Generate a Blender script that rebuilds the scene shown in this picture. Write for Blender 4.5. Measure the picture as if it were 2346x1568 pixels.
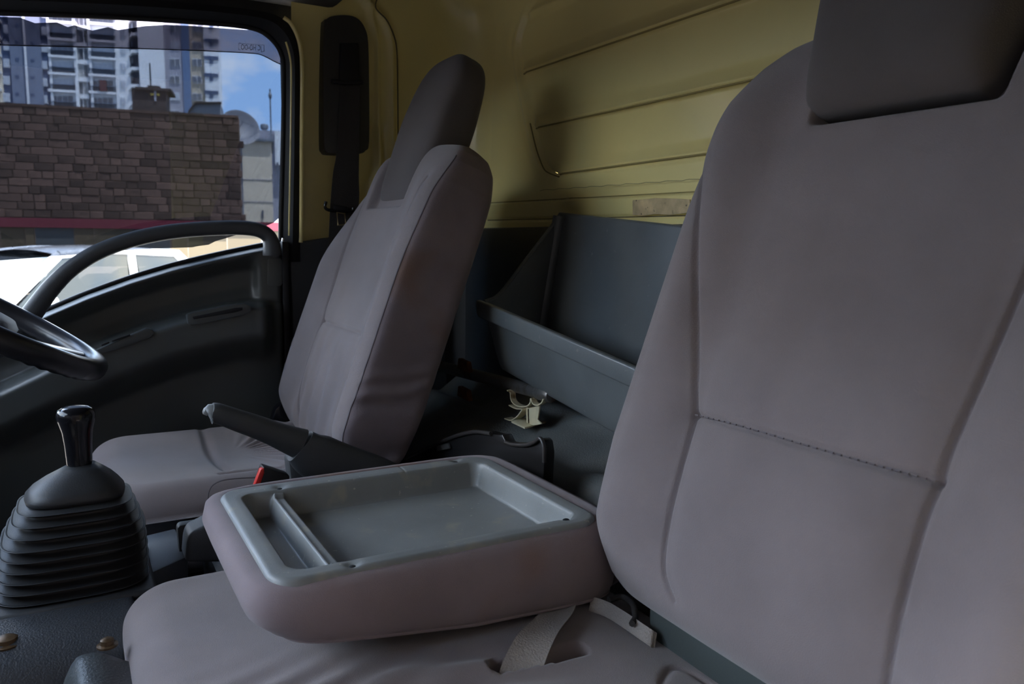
import bpy, bmesh, math, random
import numpy as np
from mathutils import Vector, Matrix

for o in list(bpy.data.objects): bpy.data.objects.remove(o)
SC = bpy.context.scene
COL = SC.collection
random.seed(7); RNG = np.random.default_rng(7)

# ------------------------------------------------------------------ camera
CZ = 1.85                                  # eye height above the street; the cab is built around it
W, H, FPX = 2346.0, 1568.0, 1797.0
PSI, PIT, ROL = [math.radians(a) for a in (29.5, 7.3, 0.7)]
FW = np.array([math.sin(PSI)*math.cos(PIT), math.cos(PSI)*math.cos(PIT), -math.sin(PIT)])
RT = np.array([math.cos(PSI), -math.sin(PSI), 0.0]); UP = np.cross(RT, FW)
RT = math.cos(ROL)*RT + math.sin(ROL)*UP; UP = np.cross(RT, FW)
cd = bpy.data.cameras.new('camera'); cam = bpy.data.objects.new('camera', cd); COL.objects.link(cam)
cd.sensor_fit = 'HORIZONTAL'; cd.sensor_width = 23.5; cd.lens = 23.5*FPX/W
cd.clip_start = 0.02; cd.clip_end = 2000
cam.matrix_world = Matrix(((RT[0], UP[0], -FW[0], 0), (RT[1], UP[1], -FW[1], 0), (RT[2], UP[2], -FW[2], CZ), (0, 0, 0, 1)))
cd.dof.use_dof = True; cd.dof.focus_distance = 1.15; cd.dof.aperture_fstop = 6.3
SC.camera = cam

# ------------------------------------------------------------------ view, sky, sun
SC.view_settings.view_transform = 'Standard'; SC.view_settings.look = 'None'
SC.view_settings.gamma = 1.0; SC.view_settings.use_curve_mapping = False
SC.view_settings.exposure = 1.3
wd = bpy.data.worlds.new('sky'); SC.world = wd; wd.use_nodes = True
nt = wd.node_tree; nt.nodes.clear()
def wn(t, **k):
    n = nt.nodes.new(t)
    for a, b in k.items(): setattr(n, a, b)
    return n
out = wn('ShaderNodeOutputWorld'); bg = wn('ShaderNodeBackground'); tc = wn('ShaderNodeTexCoord')
sep = wn('ShaderNodeSeparateXYZ'); rmp = wn('ShaderNodeValToRGB')
nt.links.new(tc.outputs['Generated'], sep.inputs[0]); nt.links.new(sep.outputs['Z'], rmp.inputs[0])
rmp.color_ramp.elements[0].position = 0.0; rmp.color_ramp.elements[0].color = (0.40, 0.62, 0.93, 1)
rmp.color_ramp.elements[1].position = 0.55; rmp.color_ramp.elements[1].color = (0.20, 0.37, 0.68, 1)
mp = wn('ShaderNodeMapping'); mp.inputs['Scale'].default_value = (1, 1, 1.8); mp.inputs['Location'].default_value = (0.9, 0.45, 0.2)
ns = wn('ShaderNodeTexNoise'); ns.inputs['Scale'].default_value = 6.0; ns.inputs['Detail'].default_value = 5; ns.inputs['Roughness'].default_value = 0.55
nt.links.new(tc.outputs['Generated'], mp.inputs[0]); nt.links.new(mp.outputs[0], ns.inputs['Vector'])
cr = wn('ShaderNodeValToRGB'); cr.color_ramp.elements[0].position = 0.43; cr.color_ramp.elements[1].position = 0.64
nt.links.new(ns.outputs['Fac'], cr.inputs[0])
mx = wn('ShaderNodeMixRGB'); mx.inputs[2].default_value = (1.0, 0.93, 0.83, 1)
nt.links.new(cr.outputs[0], mx.inputs[0]); nt.links.new(rmp.outputs[0], mx.inputs[1])
nt.links.new(mx.outputs[0], bg.inputs[0]); bg.inputs[1].default_value = 6.0
nt.links.new(bg.outputs[0], out.inputs[0])
sd = bpy.data.lights.new('sun', 'SUN'); sd.energy = 24.0; sd.angle = math.radians(0.6); sd.color = (1.0, 0.94, 0.85)
sun = bpy.data.objects.new('sun', sd); COL.objects.link(sun); sun.location = (0, 0, 40)
sv = Vector((0.20, -0.30, 0.93)).normalized()      # towards the sun: near the zenith, a little to the rear of the truck
sun.rotation_euler = sv.to_track_quat('Z', 'Y').to_euler()

# ------------------------------------------------------------------ pixel -> point helpers (coordinates relative to the eye)
def ray(x, y):
    d = FPX*FW + (x-W/2)*RT - (y-H/2)*UP
    return d/np.linalg.norm(d)
def onX(x, y, X): d = ray(x, y); return d*(X/d[0])
def onY(x, y, Y): d = ray(x, y); return d*(Y/d[1])
def onZ(x, y, Z): d = ray(x, y); return d*(Z/d[2])
def onP(x, y, n, c): d = ray(x, y); n = np.array(n, float); return d*(c/(d@n))

# ------------------------------------------------------------------ object helpers
OFF = np.array([0, 0, CZ]); WL = {}; SCL = 1.0
def link(o, parent, wloc):
    COL.objects.link(o); WL[o.name] = np.array(wloc, float)
    if parent is not None:
        o.parent = parent; o.location = WL[o.name]-WL[parent.name]
    else: o.location = wloc
    return o
def tag(o, label=None, cat=None, group=None, kind=None):
    for k, v in (('label', label), ('category', cat), ('group', group), ('kind', kind)):
        if v: o[k] = v
    return o
def thing(name, loc, label=None, cat=None, group=None, kind=None):
    e = bpy.data.objects.new(name, None); e.empty_display_size = 0.05
    link(e, None, np.array(loc, float)*SCL+OFF); return tag(e, label, cat, group, kind)
def mk(name, verts, faces, mat, parent=None, smooth=True, angle=None, fix=True):
    v = np.array(verts, float)*SCL; lo, hi = v.min(0), v.max(0)
    c = np.array([(lo[0]+hi[0])/2, (lo[1]+hi[1])/2, lo[2]])
    me = bpy.data.meshes.new(name); me.from_pydata((v-c).tolist(), [], [tuple(int(i) for i in f) for f in faces])
    if fix:
        b = bmesh.new(); b.from_mesh(me); bmesh.ops.remove_doubles(b, verts=b.verts, dist=1e-6)
        bmesh.ops.recalc_face_normals(b, faces=b.faces); b.to_mesh(me); b.free()
    me.materials.append(mat)
    if smooth:
        me.polygons.foreach_set('use_smooth', [True]*len(me.polygons))
        if angle is not None: me.set_sharp_from_angle(angle=math.radians(angle))
    o = bpy.data.objects.new(name, me)
    return link(o, parent, c+OFF)
def frombm(name, b, mat, parent=None, smooth=True, angle=40):
    b.verts.index_update()
    v = [tuple(x.co) for x in b.verts]; f = [[x.index for x in q.verts] for q in b.faces]; b.free()
    return mk(name, v, f, mat, parent, smooth, angle)
def boxg(x0, x1, y0, y1, z0, z1, r=0.0, seg=2):
    b = bmesh.new(); bmesh.ops.create_cube(b, size=1)
    for v in b.verts:
        v.co = ((x0+x1)/2+v.co.x*(x1-x0), (y0+y1)/2+v.co.y*(y1-y0), (z0+z1)/2+v.co.z*(z1-z0))
    if r > 0: bmesh.ops.bevel(b, geom=b.edges[:], offset=r, segments=seg, profile=0.5, affect='EDGES')
    return b
def box(name, x0, x1, y0, y1, z0, z1, mat, parent=None, r=0.0, seg=2, rot=None, about=None):
    b = boxg(x0, x1, y0, y1, z0, z1, r, seg)
    if rot is not None: bmesh.ops.rotate(b, verts=b.verts, cent=about, matrix=rot)
    return frombm(name, b, mat, parent)
def prism(name, pts, ext, mat, parent=None, r=0.0, seg=2, angle=35):
    """planar polygon of 3-D points pushed along ext, all edges bevelled"""
    b = bmesh.new(); ext = Vector(ext)
    vs = [b.verts.new(tuple(p)) for p in pts]; f = b.faces.new(vs)
    q = bmesh.ops.extrude_face_region(b, geom=[f])
    bmesh.ops.translate(b, verts=[g for g in q['geom'] if isinstance(g, bmesh.types.BMVert)], vec=ext)
    bmesh.ops.recalc_face_normals(b, faces=b.faces)
    if r > 0: bmesh.ops.bevel(b, geom=b.edges[:], offset=r, segments=seg, profile=0.5, affect='EDGES', clamp_overlap=True)
    return frombm(name, b, mat, parent, True, angle)
def loftg(rings, closed=True, cap=True, base=0):
    n = len(rings[0]); V = np.concatenate(rings); F = []
    for k in range(len(rings)-1):
        for i in range(n if closed else n-1):
            j = (i+1) % n
            F.append((base+k*n+i, base+k*n+j, base+(k+1)*n+j, base+(k+1)*n+i))
    if cap and closed:
        F.append(tuple(base+i for i in range(n))[::-1]); F.append(tuple(base+(len(rings)-1)*n+i for i in range(n)))
    return V, F
def smoothpath(pts, m=8, closed=False):
    P = np.array(pts, float); n = len(P); o = []
    for i in range(n if closed else n-1):
        p1, p2 = P[i], P[(i+1) % n]
        p0 = P[i-1] if (i > 0 or closed) else 2*p1-p2
        p3 = P[(i+2) % n] if (i+2 < n or closed) else 2*p2-p1
        for t in np.arange(m)/m:
            o.append(.5*((2*p1)+(p2-p0)*t+(2*p0-5*p1+4*p2-p3)*t*t+(3*p1-p0-3*p2+p3)*t**3))
    if not closed: o.append(P[-1])
    return np.array(o)
def tubeg(path, ra, rb=None, n=12, up=(0, 0, 1), closed=False, expo=2.0, cap=True, base=0):
    """swept (super)elliptic section: ra along side, rb along 'up'-ish"""
    P = np.array(path, float); m = len(P); up = np.array(up, float)
    ra = np.broadcast_to(np.array(ra, float), (m,)); rb = ra if rb is None else np.broadcast_to(np.array(rb, float), (m,))
    rings = []; th = np.linspace(0, 2*np.pi, n, endpoint=False)
    c, s = np.cos(th), np.sin(th)
    cx_, sx_ = np.sign(c)*np.abs(c)**(2/expo), np.sign(s)*np.abs(s)**(2/expo)
    for k in range(m):
        if closed: t = P[(k+1) % m]-P[k-1]
        else: t = P[min(k+1, m-1)]-P[max(k-1, 0)]
        t = t/np.linalg.norm(t); sd_ = np.cross(t, up)
        if np.linalg.norm(sd_) < 1e-4: sd_ = np.cross(t, (1, 0, 0.01))
        sd_ = sd_/np.linalg.norm(sd_); u = np.cross(sd_, t)
        rings.append(P[k]+ra[k]*cx_[:, None]*sd_+rb[k]*sx_[:, None]*u)
    if closed: rings.append(rings[0])
    return loftg(rings, True, cap and not closed, base)
def tube(name, path, ra, mat, parent=None, rb=None, n=12, up=(0, 0, 1), closed=False, expo=2.0):
    v, f = tubeg(path, ra, rb, n, up, closed, expo)
    return mk(name, v, f, mat, parent, True, 50)
def gridg(fn, us, vs):
    U_, V_ = np.meshgrid(us, vs, indexing='ij'); Pn = fn(U_, V_); nu, nv = U_.shape
    F = []
    idx = np.arange(nu*nv).reshape(nu, nv)
    a, b_, c_, d_ = idx[:-1, :-1].ravel(), idx[1:, :-1].ravel(), idx[1:, 1:].ravel(), idx[:-1, 1:].ravel()
    F = np.stack([a, b_, c_, d_], 1).tolist()
    return Pn.reshape(-1, 3), F
def lathe(name, prof, cen, mat, parent=None, n=24, axis=(0, 0, 1), expo=2.0, sx=1, sy=1):
    ax = Vector(axis).normalized(); q = Vector((0, 0, 1)).rotation_difference(ax).to_matrix()
    th = np.linspace(0, 2*np.pi, n, endpoint=False); c, s = np.cos(th), np.sin(th)
    cx_, sx_ = np.sign(c)*np.abs(c)**(2/expo)*sx, np.sign(s)*np.abs(s)**(2/expo)*sy
    rings = []
    for r, z in prof:
        ring = np.stack([r*cx_, r*sx_, np.full(n, z)], 1)
        rings.append(ring@np.array(q).T+np.array(cen))
    v, f = loftg(rings); return mk(name, v, f, mat, parent, True, 45)
def sst(a, b, x): t = np.clip((x-a)/(b-a), 0, 1); return t*t*(3-2*t)
def segdist(U_, V_, pts):
    """distance from grid points to a polyline"""
    D = np.full(U_.shape, 1e9); P = np.array(pts, float)
    for a, b in zip(P[:-1], P[1:]):
        d = b-a; L = d@d+1e-12
        t = np.clip(((U_-a[0])*d[0]+(V_-a[1])*d[1])/L, 0, 1)
        D = np.minimum(D, np.hypot(U_-a[0]-t*d[0], V_-a[1]-t*d[1]))
    return D
def copy_tree(o, parent=None, dw=(0, 0, 0)):
    c = o.copy(); w = WL[o.name]+np.array(dw, float); link(c, parent, w)
    for ch in o.children: copy_tree(ch, c, dw)
    return c

# ------------------------------------------------------------------ materials
def mat(name, col, rough=0.5, metal=0.0, spec=0.5, bump=0.0, bscale=200.0, var=0.0, vscale=6.0, vcol=None, sheen=0.0, coat=0.0,
        specks=None, rnd=0.0, stretch=(1, 1, 1), vlo=0.35, vhi=0.7):
    m = bpy.data.materials.new(name); m.use_nodes = True; t = m.node_tree; p = t.nodes['Principled BSDF']
    p.inputs['Base Color'].default_value = (*col, 1); p.inputs['Roughness'].default_value = rough
    p.inputs['Metallic'].default_value = metal; p.inputs['Specular IOR Level'].default_value = spec
    if sheen: p.inputs['Sheen Weight'].default_value = sheen; p.inputs['Sheen Roughness'].default_value = 0.5
    if coat: p.inputs['Coat Weight'].default_value = coat; p.inputs['Coat Roughness'].default_value = 0.08
    co = t.nodes.new('ShaderNodeTexCoord'); mpn = t.nodes.new('ShaderNodeMapping'); mpn.inputs['Scale'].default_value = stretch
    t.links.new(co.outputs['Object'], mpn.inputs[0]); vec = mpn.outputs[0]; cur = None
    def noise(sc, det=4):
        n = t.nodes.new('ShaderNodeTexNoise'); n.inputs['Scale'].default_value = sc; n.inputs['Detail'].default_value = det
        t.links.new(vec, n.inputs['Vector']); return n.outputs['Fac']
    def ramp(sock, a, b):
        r = t.nodes.new('ShaderNodeMapRange'); r.inputs['From Min'].default_value = a; r.inputs['From Max'].default_value = b
        t.links.new(sock, r.inputs['Value']); return r.outputs[0]
    def mixc(fac, c1, c2):
        x = t.nodes.new('ShaderNodeMixRGB')
        t.links.new(fac, x.inputs[0])
        for s, c in ((1, c1), (2, c2)):
            if isinstance(c, tuple): x.inputs[s].default_value = (*c, 1)
            else: t.links.new(c, x.inputs[s])
        return x.outputs[0]
    if var or vcol:
        v2 = vcol or tuple(min(1, c*(1+var)) for c in col); v1 = tuple(c*(1-var) for c in col) if not vcol else tuple(col)
        cur = mixc(ramp(noise(vscale, 6), vlo, vhi), v1, v2)
    if rnd:
        oi = t.nodes.new('ShaderNodeObjectInfo'); h = t.nodes.new('ShaderNodeHueSaturation')
        r = t.nodes.new('ShaderNodeMapRange'); r.inputs['To Min'].default_value = 1-rnd; r.inputs['To Max'].default_value = 1+rnd
        t.links.new(oi.outputs['Random'], r.inputs['Value']); t.links.new(r.outputs[0], h.inputs['Value'])
        if cur is None: h.inputs['Color'].default_value = (*col, 1)
        else: t.links.new(cur, h.inputs['Color'])
        cur = h.outputs[0]
    for sp in (specks or []):
        sc, lo, hi, sc_col = sp
        cur = mixc(ramp(noise(sc, 3), lo, hi), cur if cur is not None else tuple(col), sc_col)
    if cur is not None: t.links.new(cur, p.inputs['Base Color'])
    if bump:
        bn = t.nodes.new('ShaderNodeBump'); bn.inputs['Strength'].default_value = bump; bn.inputs['Distance'].default_value = 0.002
        t.links.new(noise(bscale, 3), bn.inputs['Height']); t.links.new(bn.outputs[0], p.inputs['Normal'])
    return m
def glassmat(name, tint, refl=0.06, rough=0.0):
    """thin pane: tinted transmission plus a mirror-like surface reflection"""
    m = bpy.data.materials.new(name); m.use_nodes = True; t = m.node_tree; t.nodes.clear()
    o = t.nodes.new('ShaderNodeOutputMaterial'); tr = t.nodes.new('ShaderNodeBsdfTransparent'); g = t.nodes.new('ShaderNodeBsdfGlossy')
    x = t.nodes.new('ShaderNodeMixShader'); tr.inputs[0].default_value = (*tint, 1); g.inputs['Roughness'].default_value = rough
    g.inputs['Color'].default_value = (1, 1, 1, 1); x.inputs[0].default_value = refl
    t.links.new(tr.outputs[0], x.inputs[1]); t.links.new(g.outputs[0], x.inputs[2]); t.links.new(x.outputs[0], o.inputs[0]); return m
M = {}
M['fabric'] = mat('seat_velour', (0.200, 0.168, 0.168), 0.95, spec=0.1, bump=0.35, bscale=900, var=0.10, vscale=7, sheen=0.25)
M['fabric_side'] = mat('seat_side_cloth', (0.215, 0.172, 0.18), 0.97, spec=0.08, bump=0.3, bscale=900, var=0.10, vscale=9, sheen=0.15,
                       specks=[(5.0, 0.58, 0.75, (0.20, 0.125, 0.10))])
M['headcloth'] = mat('headrest_cloth', (0.105, 0.090, 0.088), 0.95, spec=0.1, bump=0.3, bscale=900, var=0.08, sheen=0.15)
M['seam'] = mat('seam_thread', (0.15, 0.13, 0.138), 0.9)
M['tray'] = mat('grey_tray_plastic', (0.185, 0.190, 0.188), 0.42, bump=0.12, bscale=700, var=0.12, vscale=10,
                specks=[(22, 0.60, 0.72, (0.25, 0.235, 0.20)), (120, 0.68, 0.76, (0.36, 0.34, 0.29))])
M['bin'] = mat('bin_plastic', (0.120, 0.128, 0.129), 0.36, bump=0.12, bscale=500, var=0.12, vscale=8,
               specks=[(70, 0.69, 0.78, (0.19, 0.185, 0.175))])
M['darkplastic'] = mat('dark_trim_plastic', (0.045, 0.048, 0.052), 0.5, bump=0.25, bscale=900, var=0.08)
M['doorplastic'] = mat('door_trim_plastic', (0.066, 0.071, 0.070), 0.36, bump=0.14, bscale=1100, var=0.06)
M['greytrim'] = mat('slate_trim_plastic', (0.085, 0.098, 0.115), 0.5, bump=0.2, bscale=900, var=0.06)
M['black'] = mat('black_rubber', (0.012, 0.012, 0.014), 0.55, spec=0.35)
M['boot'] = mat('boot_rubber', (0.022, 0.023, 0.025), 0.5, spec=0.4, bump=0.1, bscale=500)
M['gloss'] = mat('gloss_black', (0.008, 0.008, 0.010), 0.16, spec=0.35)
M['wheel'] = mat('wheel_plastic', (0.022, 0.022, 0.027), 0.28, spec=0.5)
M['pad'] = mat('wheel_pad', (0.06, 0.06, 0.068), 0.6, bump=0.2, bscale=900)
M['paint'] = mat('cream_cab_paint', (0.86, 0.73, 0.315), 0.28, spec=0.5, var=0.05, vscale=3, coat=0.25, bump=0.03, bscale=40,
                 specks=[(300, 0.80, 0.84, (0.10, 0.07, 0.04))])
M['creaseshade'] = mat('crease_shade', (0.30, 0.235, 0.085), 0.7)  # shade of the pressed edges on the rear wall, put in as colour
M['paintline'] = mat('sealer_crack', (0.11, 0.085, 0.045), 0.8)
M['glue'] = mat('torn_sticker', (0.62, 0.47, 0.26), 0.85, vscale=30, var=0.25, bump=0.4, bscale=200,
                specks=[(90, 0.66, 0.74, (0.10, 0.075, 0.05))])
M['rubbermat'] = mat('floor_rubber', (0.125, 0.130, 0.126), 0.45, bump=0.55, bscale=330, var=0.15, vscale=9,
                     specks=[(60, 0.70, 0.8, (0.14, 0.13, 0.11))])
M['humpmat'] = mat('hump_rubber', (0.045, 0.050, 0.052), 0.38, bump=0.6, bscale=330, var=0.12, vscale=9)
M['console'] = mat('console_vinyl', (0.035, 0.038, 0.044), 0.42, bump=0.45, bscale=420, var=0.1)
M['belt'] = mat('black_webbing', (0.030, 0.026, 0.025), 0.85, bump=0.4, bscale=600)
M['lapbelt'] = mat('grey_webbing', (0.27, 0.235, 0.215), 0.85, bump=0.8, bscale=420, var=0.12, vscale=12)
M['steel'] = mat('worn_steel', (0.24, 0.23, 0.22), 0.38, metal=0.75, bump=0.5, bscale=160, vcol=(0.13, 0.055, 0.025), vscale=22, vlo=0.5, vhi=0.7)
M['rust'] = mat('rust', (0.15, 0.055, 0.022), 0.85, bump=0.6, bscale=120, var=0.35, vscale=30)
M['brass'] = mat('rusty_bolt', (0.12, 0.075, 0.04), 0.35, metal=0.6, var=0.4, vscale=60)
M['tongue'] = mat('dull_brass', (0.42, 0.32, 0.16), 0.35, metal=0.7)
M['chrome'] = mat('chrome', (0.55, 0.55, 0.55), 0.2, metal=1.0)
M['ivory'] = mat('ivory_plastic', (0.70, 0.61, 0.40), 0.42, var=0.15, vscale=30, specks=[(45, 0.60, 0.72, (0.33, 0.20, 0.08))])
M['red'] = mat('red_button', (0.62, 0.03, 0.025), 0.35)
M['headliner'] = mat('headliner_cloth', (0.055, 0.054, 0.055), 0.9)
M['glass'] = glassmat('clear_window_glass', (0.93, 0.96, 0.94), 0.05)
M['film'] = glassmat('tint_film', (0.042, 0.048, 0.061), 0.036)
M['visor'] = glassmat('smoked_acrylic', (0.38, 0.32, 0.34), 0.02)
M['filmedge'] = mat('visor_edge', (0.10, 0.05, 0.06), 0.4)
# outside
M['ground'] = mat('asphalt_yard', (0.15, 0.14, 0.13), 0.9, var=0.12, vscale=0.5)
M['stone'] = mat('quarry_stone', (0.078, 0.046, 0.036), 0.95, var=0.3, vscale=5, rnd=0.5, bump=0.8, bscale=30)
M['mortar'] = mat('grey_mortar', (0.17, 0.125, 0.10), 0.95, var=0.2, vscale=4)
M['stonedark'] = mat('dark_stone', (0.040, 0.030, 0.030), 0.95, var=0.3, vscale=3, bump=0.5, bscale=10)
M['blockerstone'] = mat('brown_blocker_stone', (0.075, 0.054, 0.043), 0.95, var=0.3, vscale=3)
M['redband'] = mat('red_sheet', (0.12, 0.008, 0.02), 0.5)
M['hoard'] = mat('cream_hoarding', (0.075, 0.055, 0.030), 0.7, rnd=0.12)
M['hoardgrey'] = mat('grey_hoarding', (0.045, 0.055, 0.060), 0.7, rnd=0.1)
M['bwhite'] = mat('white_render', (0.62, 0.65, 0.68), 0.85)
M['bslate'] = mat('slate_render', (0.135, 0.165, 0.235), 0.85)
M['bnavy'] = mat('navy_render', (0.055, 0.08, 0.15), 0.85)
M['bgrey'] = mat('grey_render', (0.27, 0.275, 0.33), 0.85)
M['bblue'] = mat('blue_render', (0.10, 0.155, 0.27), 0.85)
M['bbeige'] = mat('beige_render', (0.36, 0.32, 0.26), 0.85)
M['bcream'] = mat('cream_render', (0.56, 0.50, 0.40), 0.85)
M['bpane'] = mat('pale_pane', (0.36, 0.40, 0.46), 0.15)
M['bdark'] = mat('dark_pane', (0.10, 0.11, 0.14), 0.1)
M['brail'] = mat('railing_metal', (0.10, 0.13, 0.19), 0.5)
M['roofslate'] = mat('grey_roof_sheet', (0.13, 0.155, 0.19), 0.7)
M['dish'] = mat('dish_mesh', (0.12, 0.13, 0.16), 0.6)
M['carwhite'] = mat('white_car_paint', (0.75, 0.76, 0.78), 0.15, coat=0.6)
M['carglass'] = mat('car_glass', (0.010, 0.012, 0.012), 0.10, spec=0.32)
M['carblack'] = mat('car_black_trim', (0.02, 0.02, 0.022), 0.5)
M['tyre'] = mat('tyre_rubber', (0.02, 0.02, 0.02), 0.85)
M['alloy'] = mat('alloy', (0.5, 0.5, 0.52), 0.3, metal=0.9)
M['yellowpaint'] = mat('yellow_mark', (0.5, 0.36, 0.06), 0.6)
M['darkcloth'] = mat('laundry_cloth', (0.08, 0.03, 0.035), 0.9)

# ================================================================== THE CAB SHELL
TN, TC = (0, 1, 0.09), 2.0                       # plane of the driver's window, leaning inwards at the top
def onT(x, y, d=0.0): return onP(x, y, TN, TC+d)
Z0 = -0.87                                        # cab floor

# --- street ground
v = [(-60, -40, -CZ), (60, -40, -CZ), (60, 160, -CZ), (-60, 160, -CZ)]
tag(mk('ground', v, [(0, 1, 2, 3)], M['ground'], smooth=False), 'pale concrete yard outside the cab', kind='structure')

# --- unseen walls added to block light: one beside the truck, one ahead
yw = tag(box('side_light_blocker', -7.0, 8.0, -1.4, -1.0, -CZ, 3.2, M['blockerstone']), 'added unseen wall beside the truck, blocks light through the doorway', 'wall')
fwl = tag(box('front_light_blocker', -5.0, -4.6, -1.0, 9.0, -CZ, 0.85, M['stonedark']), 'added unseen wall ahead of the truck, blocks low light through the windscreen', 'wall')
# --- cab floor and ceiling
tag(box('floor', -0.95, 1.02, 0.16, 2.02, Z0-0.04, Z0, M['console'], r=0.005), 'dark rubber floor of the truck cab', kind='structure')
cg = [(-0.66, 0.60), (-0.45, 0.655), (0.0, 0.69), (0.5, 0.70), (0.85, 0.685), (0.95, 0.65), (1.0, 0.58)]
r0 = smoothpath([(x, 0.14, z) for x, z in cg], 6); r1 = r0.copy(); r1[:, 1] = 2.05
r2 = r1+np.array([0.01, 0, 0.03]); r3 = r0+np.array([0.01, 0, 0.03])
vv, ff = loftg([r0, r1, r2, r3, r0], closed=False)
tag(mk('ceiling', vv, ff, M['headliner'], angle=40), 'dark headliner under the cab roof', kind='structure')

# --- rear wall: pressed cream steel with long ribs
def yz(px, py, X=1.0): p = onX(px, py, X); return p[1], p[2]
def linefn(a, b):
    (y0, z0), (y1, z1) = yz(*a), yz(*b); k = (z1-z0)/(y1-y0)
    return lambda Y: z0+k*(Y-y0)
ribs = [((1201, 36), (1280, 0), (1208, 5), (1225, 0)), ((1191, 164), (1665, 0), (1198, 132), (1544, 0)),
        ((1212, 291), (1683, 184), (1223, 259), (1741, 127)), ((1276, 395), (1623, 346), (1291, 364), (1623, 312))]
ribs = [(linefn(a, b), linefn(c, d)) for a, b, c, d in ribs]
zcrack = linefn((1216, 439), (1601, 412)); zstep = linefn((1109, 468), (1591, 443)); zbot = linefn((1209, 503), (1569, 495))
zedge = linefn((1244, 514), (1573, 507))
edgeL = smoothpath([yz(*p) for p in ((1245, -40), (1200, 40), (1184, 100), (1190, 165), (1203, 230), (1218, 300), (1232, 350), (1250, 385), (1282, 401))], 6)
zr = edgeL[::-1, 1]; yr = edgeL[::-1, 0]
def rearfn(Y, Z):
    yl = np.interp(Z, zr, yr)                      # left limit of the pressed panel at this height
    zb = ribs[3][0](Y)
    dl = yl-Y; dz = Z-zb
    ins = np.minimum(dl, dz+0.0)
    h = 0.014*sst(-0.018, 0.004, ins)*-1           # panel set back
    inside = sst(0.0, 0.02, dl)
    for zd, zf in ribs:
        a, b = zd(Y), np.maximum(zf(Y), zd(Y)+0.015)
        t = np.clip((b-Z)/(b-a), 0, 1)*(Z >= a)
        t = np.where(Z < a, np.clip((Z-a+0.010)/0.010, 0, 1), t**1.5); h = h+0.015*t*inside
    h = h-0.004*np.exp(-((dl+0.035)/0.012)**2)*(Z > zb)  # soft bead outside the panel edge
    h = h+0.010*sst(0.003, -0.003, Z-zstep(Y))+0.012*np.exp(-((Y-1.49)/0.03)**2-((Z-zstep(Y)-0.0)/0.01)**2)
    h = h-0.006*np.exp(-((Z-zbot(Y))/0.0035)**2)
    X = 1.0-h-0.10*sst(0.50, 0.72, Z)**2
    return np.stack([X, Y, Z], -1)
ys = np.concatenate([np.arange(0.16, 1.50, 0.02), np.arange(1.50, 1.9101, 0.0055)])
v, f = gridg(rearfn, ys, np.concatenate([np.arange(0.0, 0.45, 0.0022), np.arange(0.45, 0.70, 0.006)]))
wr = tag(mk('wall_rear', v, f, M['paint'], fix=False), 'cream painted pressed steel rear wall of the cab with ribs', kind='structure')
pth = [(0.992-0.004, y, zcrack(y)) for y in np.linspace(1.02, 1.62, 30)]
tube('sealer_crack', [np.array(p)+(0.004*0, 0, 0.0012*math.sin(i*2.1)) for i, p in enumerate(pth)], 0.0004, M['paintline'], wr, n=5)
for (zd, zf), ya in zip(ribs[1:], (1.745, 1.68, 1.565)):  # dark tubes paint in the shade lines of ribs, panel edge and ledge
    yy_ = np.linspace(ya, 0.75, 40); tube('rib_shade_line', rearfn(yy_, zd(yy_)-0.0045)-np.array([0.0005, 0, 0]), 0.0022, M['creaseshade'], wr, n=6, up=(1, 0, 0))
ee_ = edgeL[len(edgeL)//2+4:]; tube('panel_shade_line', rearfn(ee_[:, 0]+0.006, ee_[:, 1]-0.004)-np.array([0.0005, 0, 0]), 0.0016, M['creaseshade'], wr, n=6, up=(1, 0, 0))
yy_ = np.linspace(1.90, 0.75, 40); tube('ledge_crease', rearfn(yy_, zstep(yy_)+0.002)-np.array([0.0005, 0, 0]), 0.0016, M['creaseshade'], wr, n=6, up=(1, 0, 0))
tube('ledge_crease', rearfn(yy_, zbot(yy_))-np.array([0.0, 0, 0]), 0.0014, M['paintline'], wr, n=6, up=(1, 0, 0))
# torn sticker on the ledge
stp = [onX(x, y, 0.984) for x, y in ((1449, 459), (1475, 457), (1500, 454), (1540, 455), (1580, 457), (1581, 487), (1560, 490), (1535, 493), (1500, 491), (1470, 495), (1449, 493))]
prism('torn_sticker', stp, (0.003, 0, 0), M['glue'], wr, r=0.0008)
# dark lower rear panel
box('lower_panel', 0.965, 0.995, 0.16, 1.98, Z0, 0.035, M['darkplastic'], wr, r=0.006)

# --- driver-side wall with fillet into the rear wall
R_ = 0.11
def sidepath(s):
    s = np.asarray(s, float); x = np.where(s < 0.89, s, 0.89+R_*np.sin(np.clip((s-0.89)/R_, 0, np.pi/2)))
    y = np.where(s < 0.89, 2.02, 2.02-R_+R_*np.cos(np.clip((s-0.89)/R_, 0, np.pi/2)))
    nx = np.where(s < 0.89, 0, -np.sin(np.clip((s-0.89)/R_, 0, np.pi/2))); ny = np.where(s < 0.89, -1, -np.cos(np.clip((s-0.89)/R_, 0, np.pi/2)))
    return x, y, nx, ny
def sz(px, py): p = onY(px, py, 2.015); return p[0], p[2]
beadA = smoothpath([sz(*p) for p in ((820, -30), (853, 95), (857, 180), (862, 300), (866, 380), (852, 440), (850, 560))], 6)
beadB = smoothpath([sz(*p) for p in ((800, -25), (825, 8), (862, 45), (882, 85), (888, 130), (891, 230), (895, 330), (898, 420))], 6)
rail = smoothpath([sz(*p) for p in ((905, 60), (928, 110), (935, 200), (930, 330))], 6)
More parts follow.
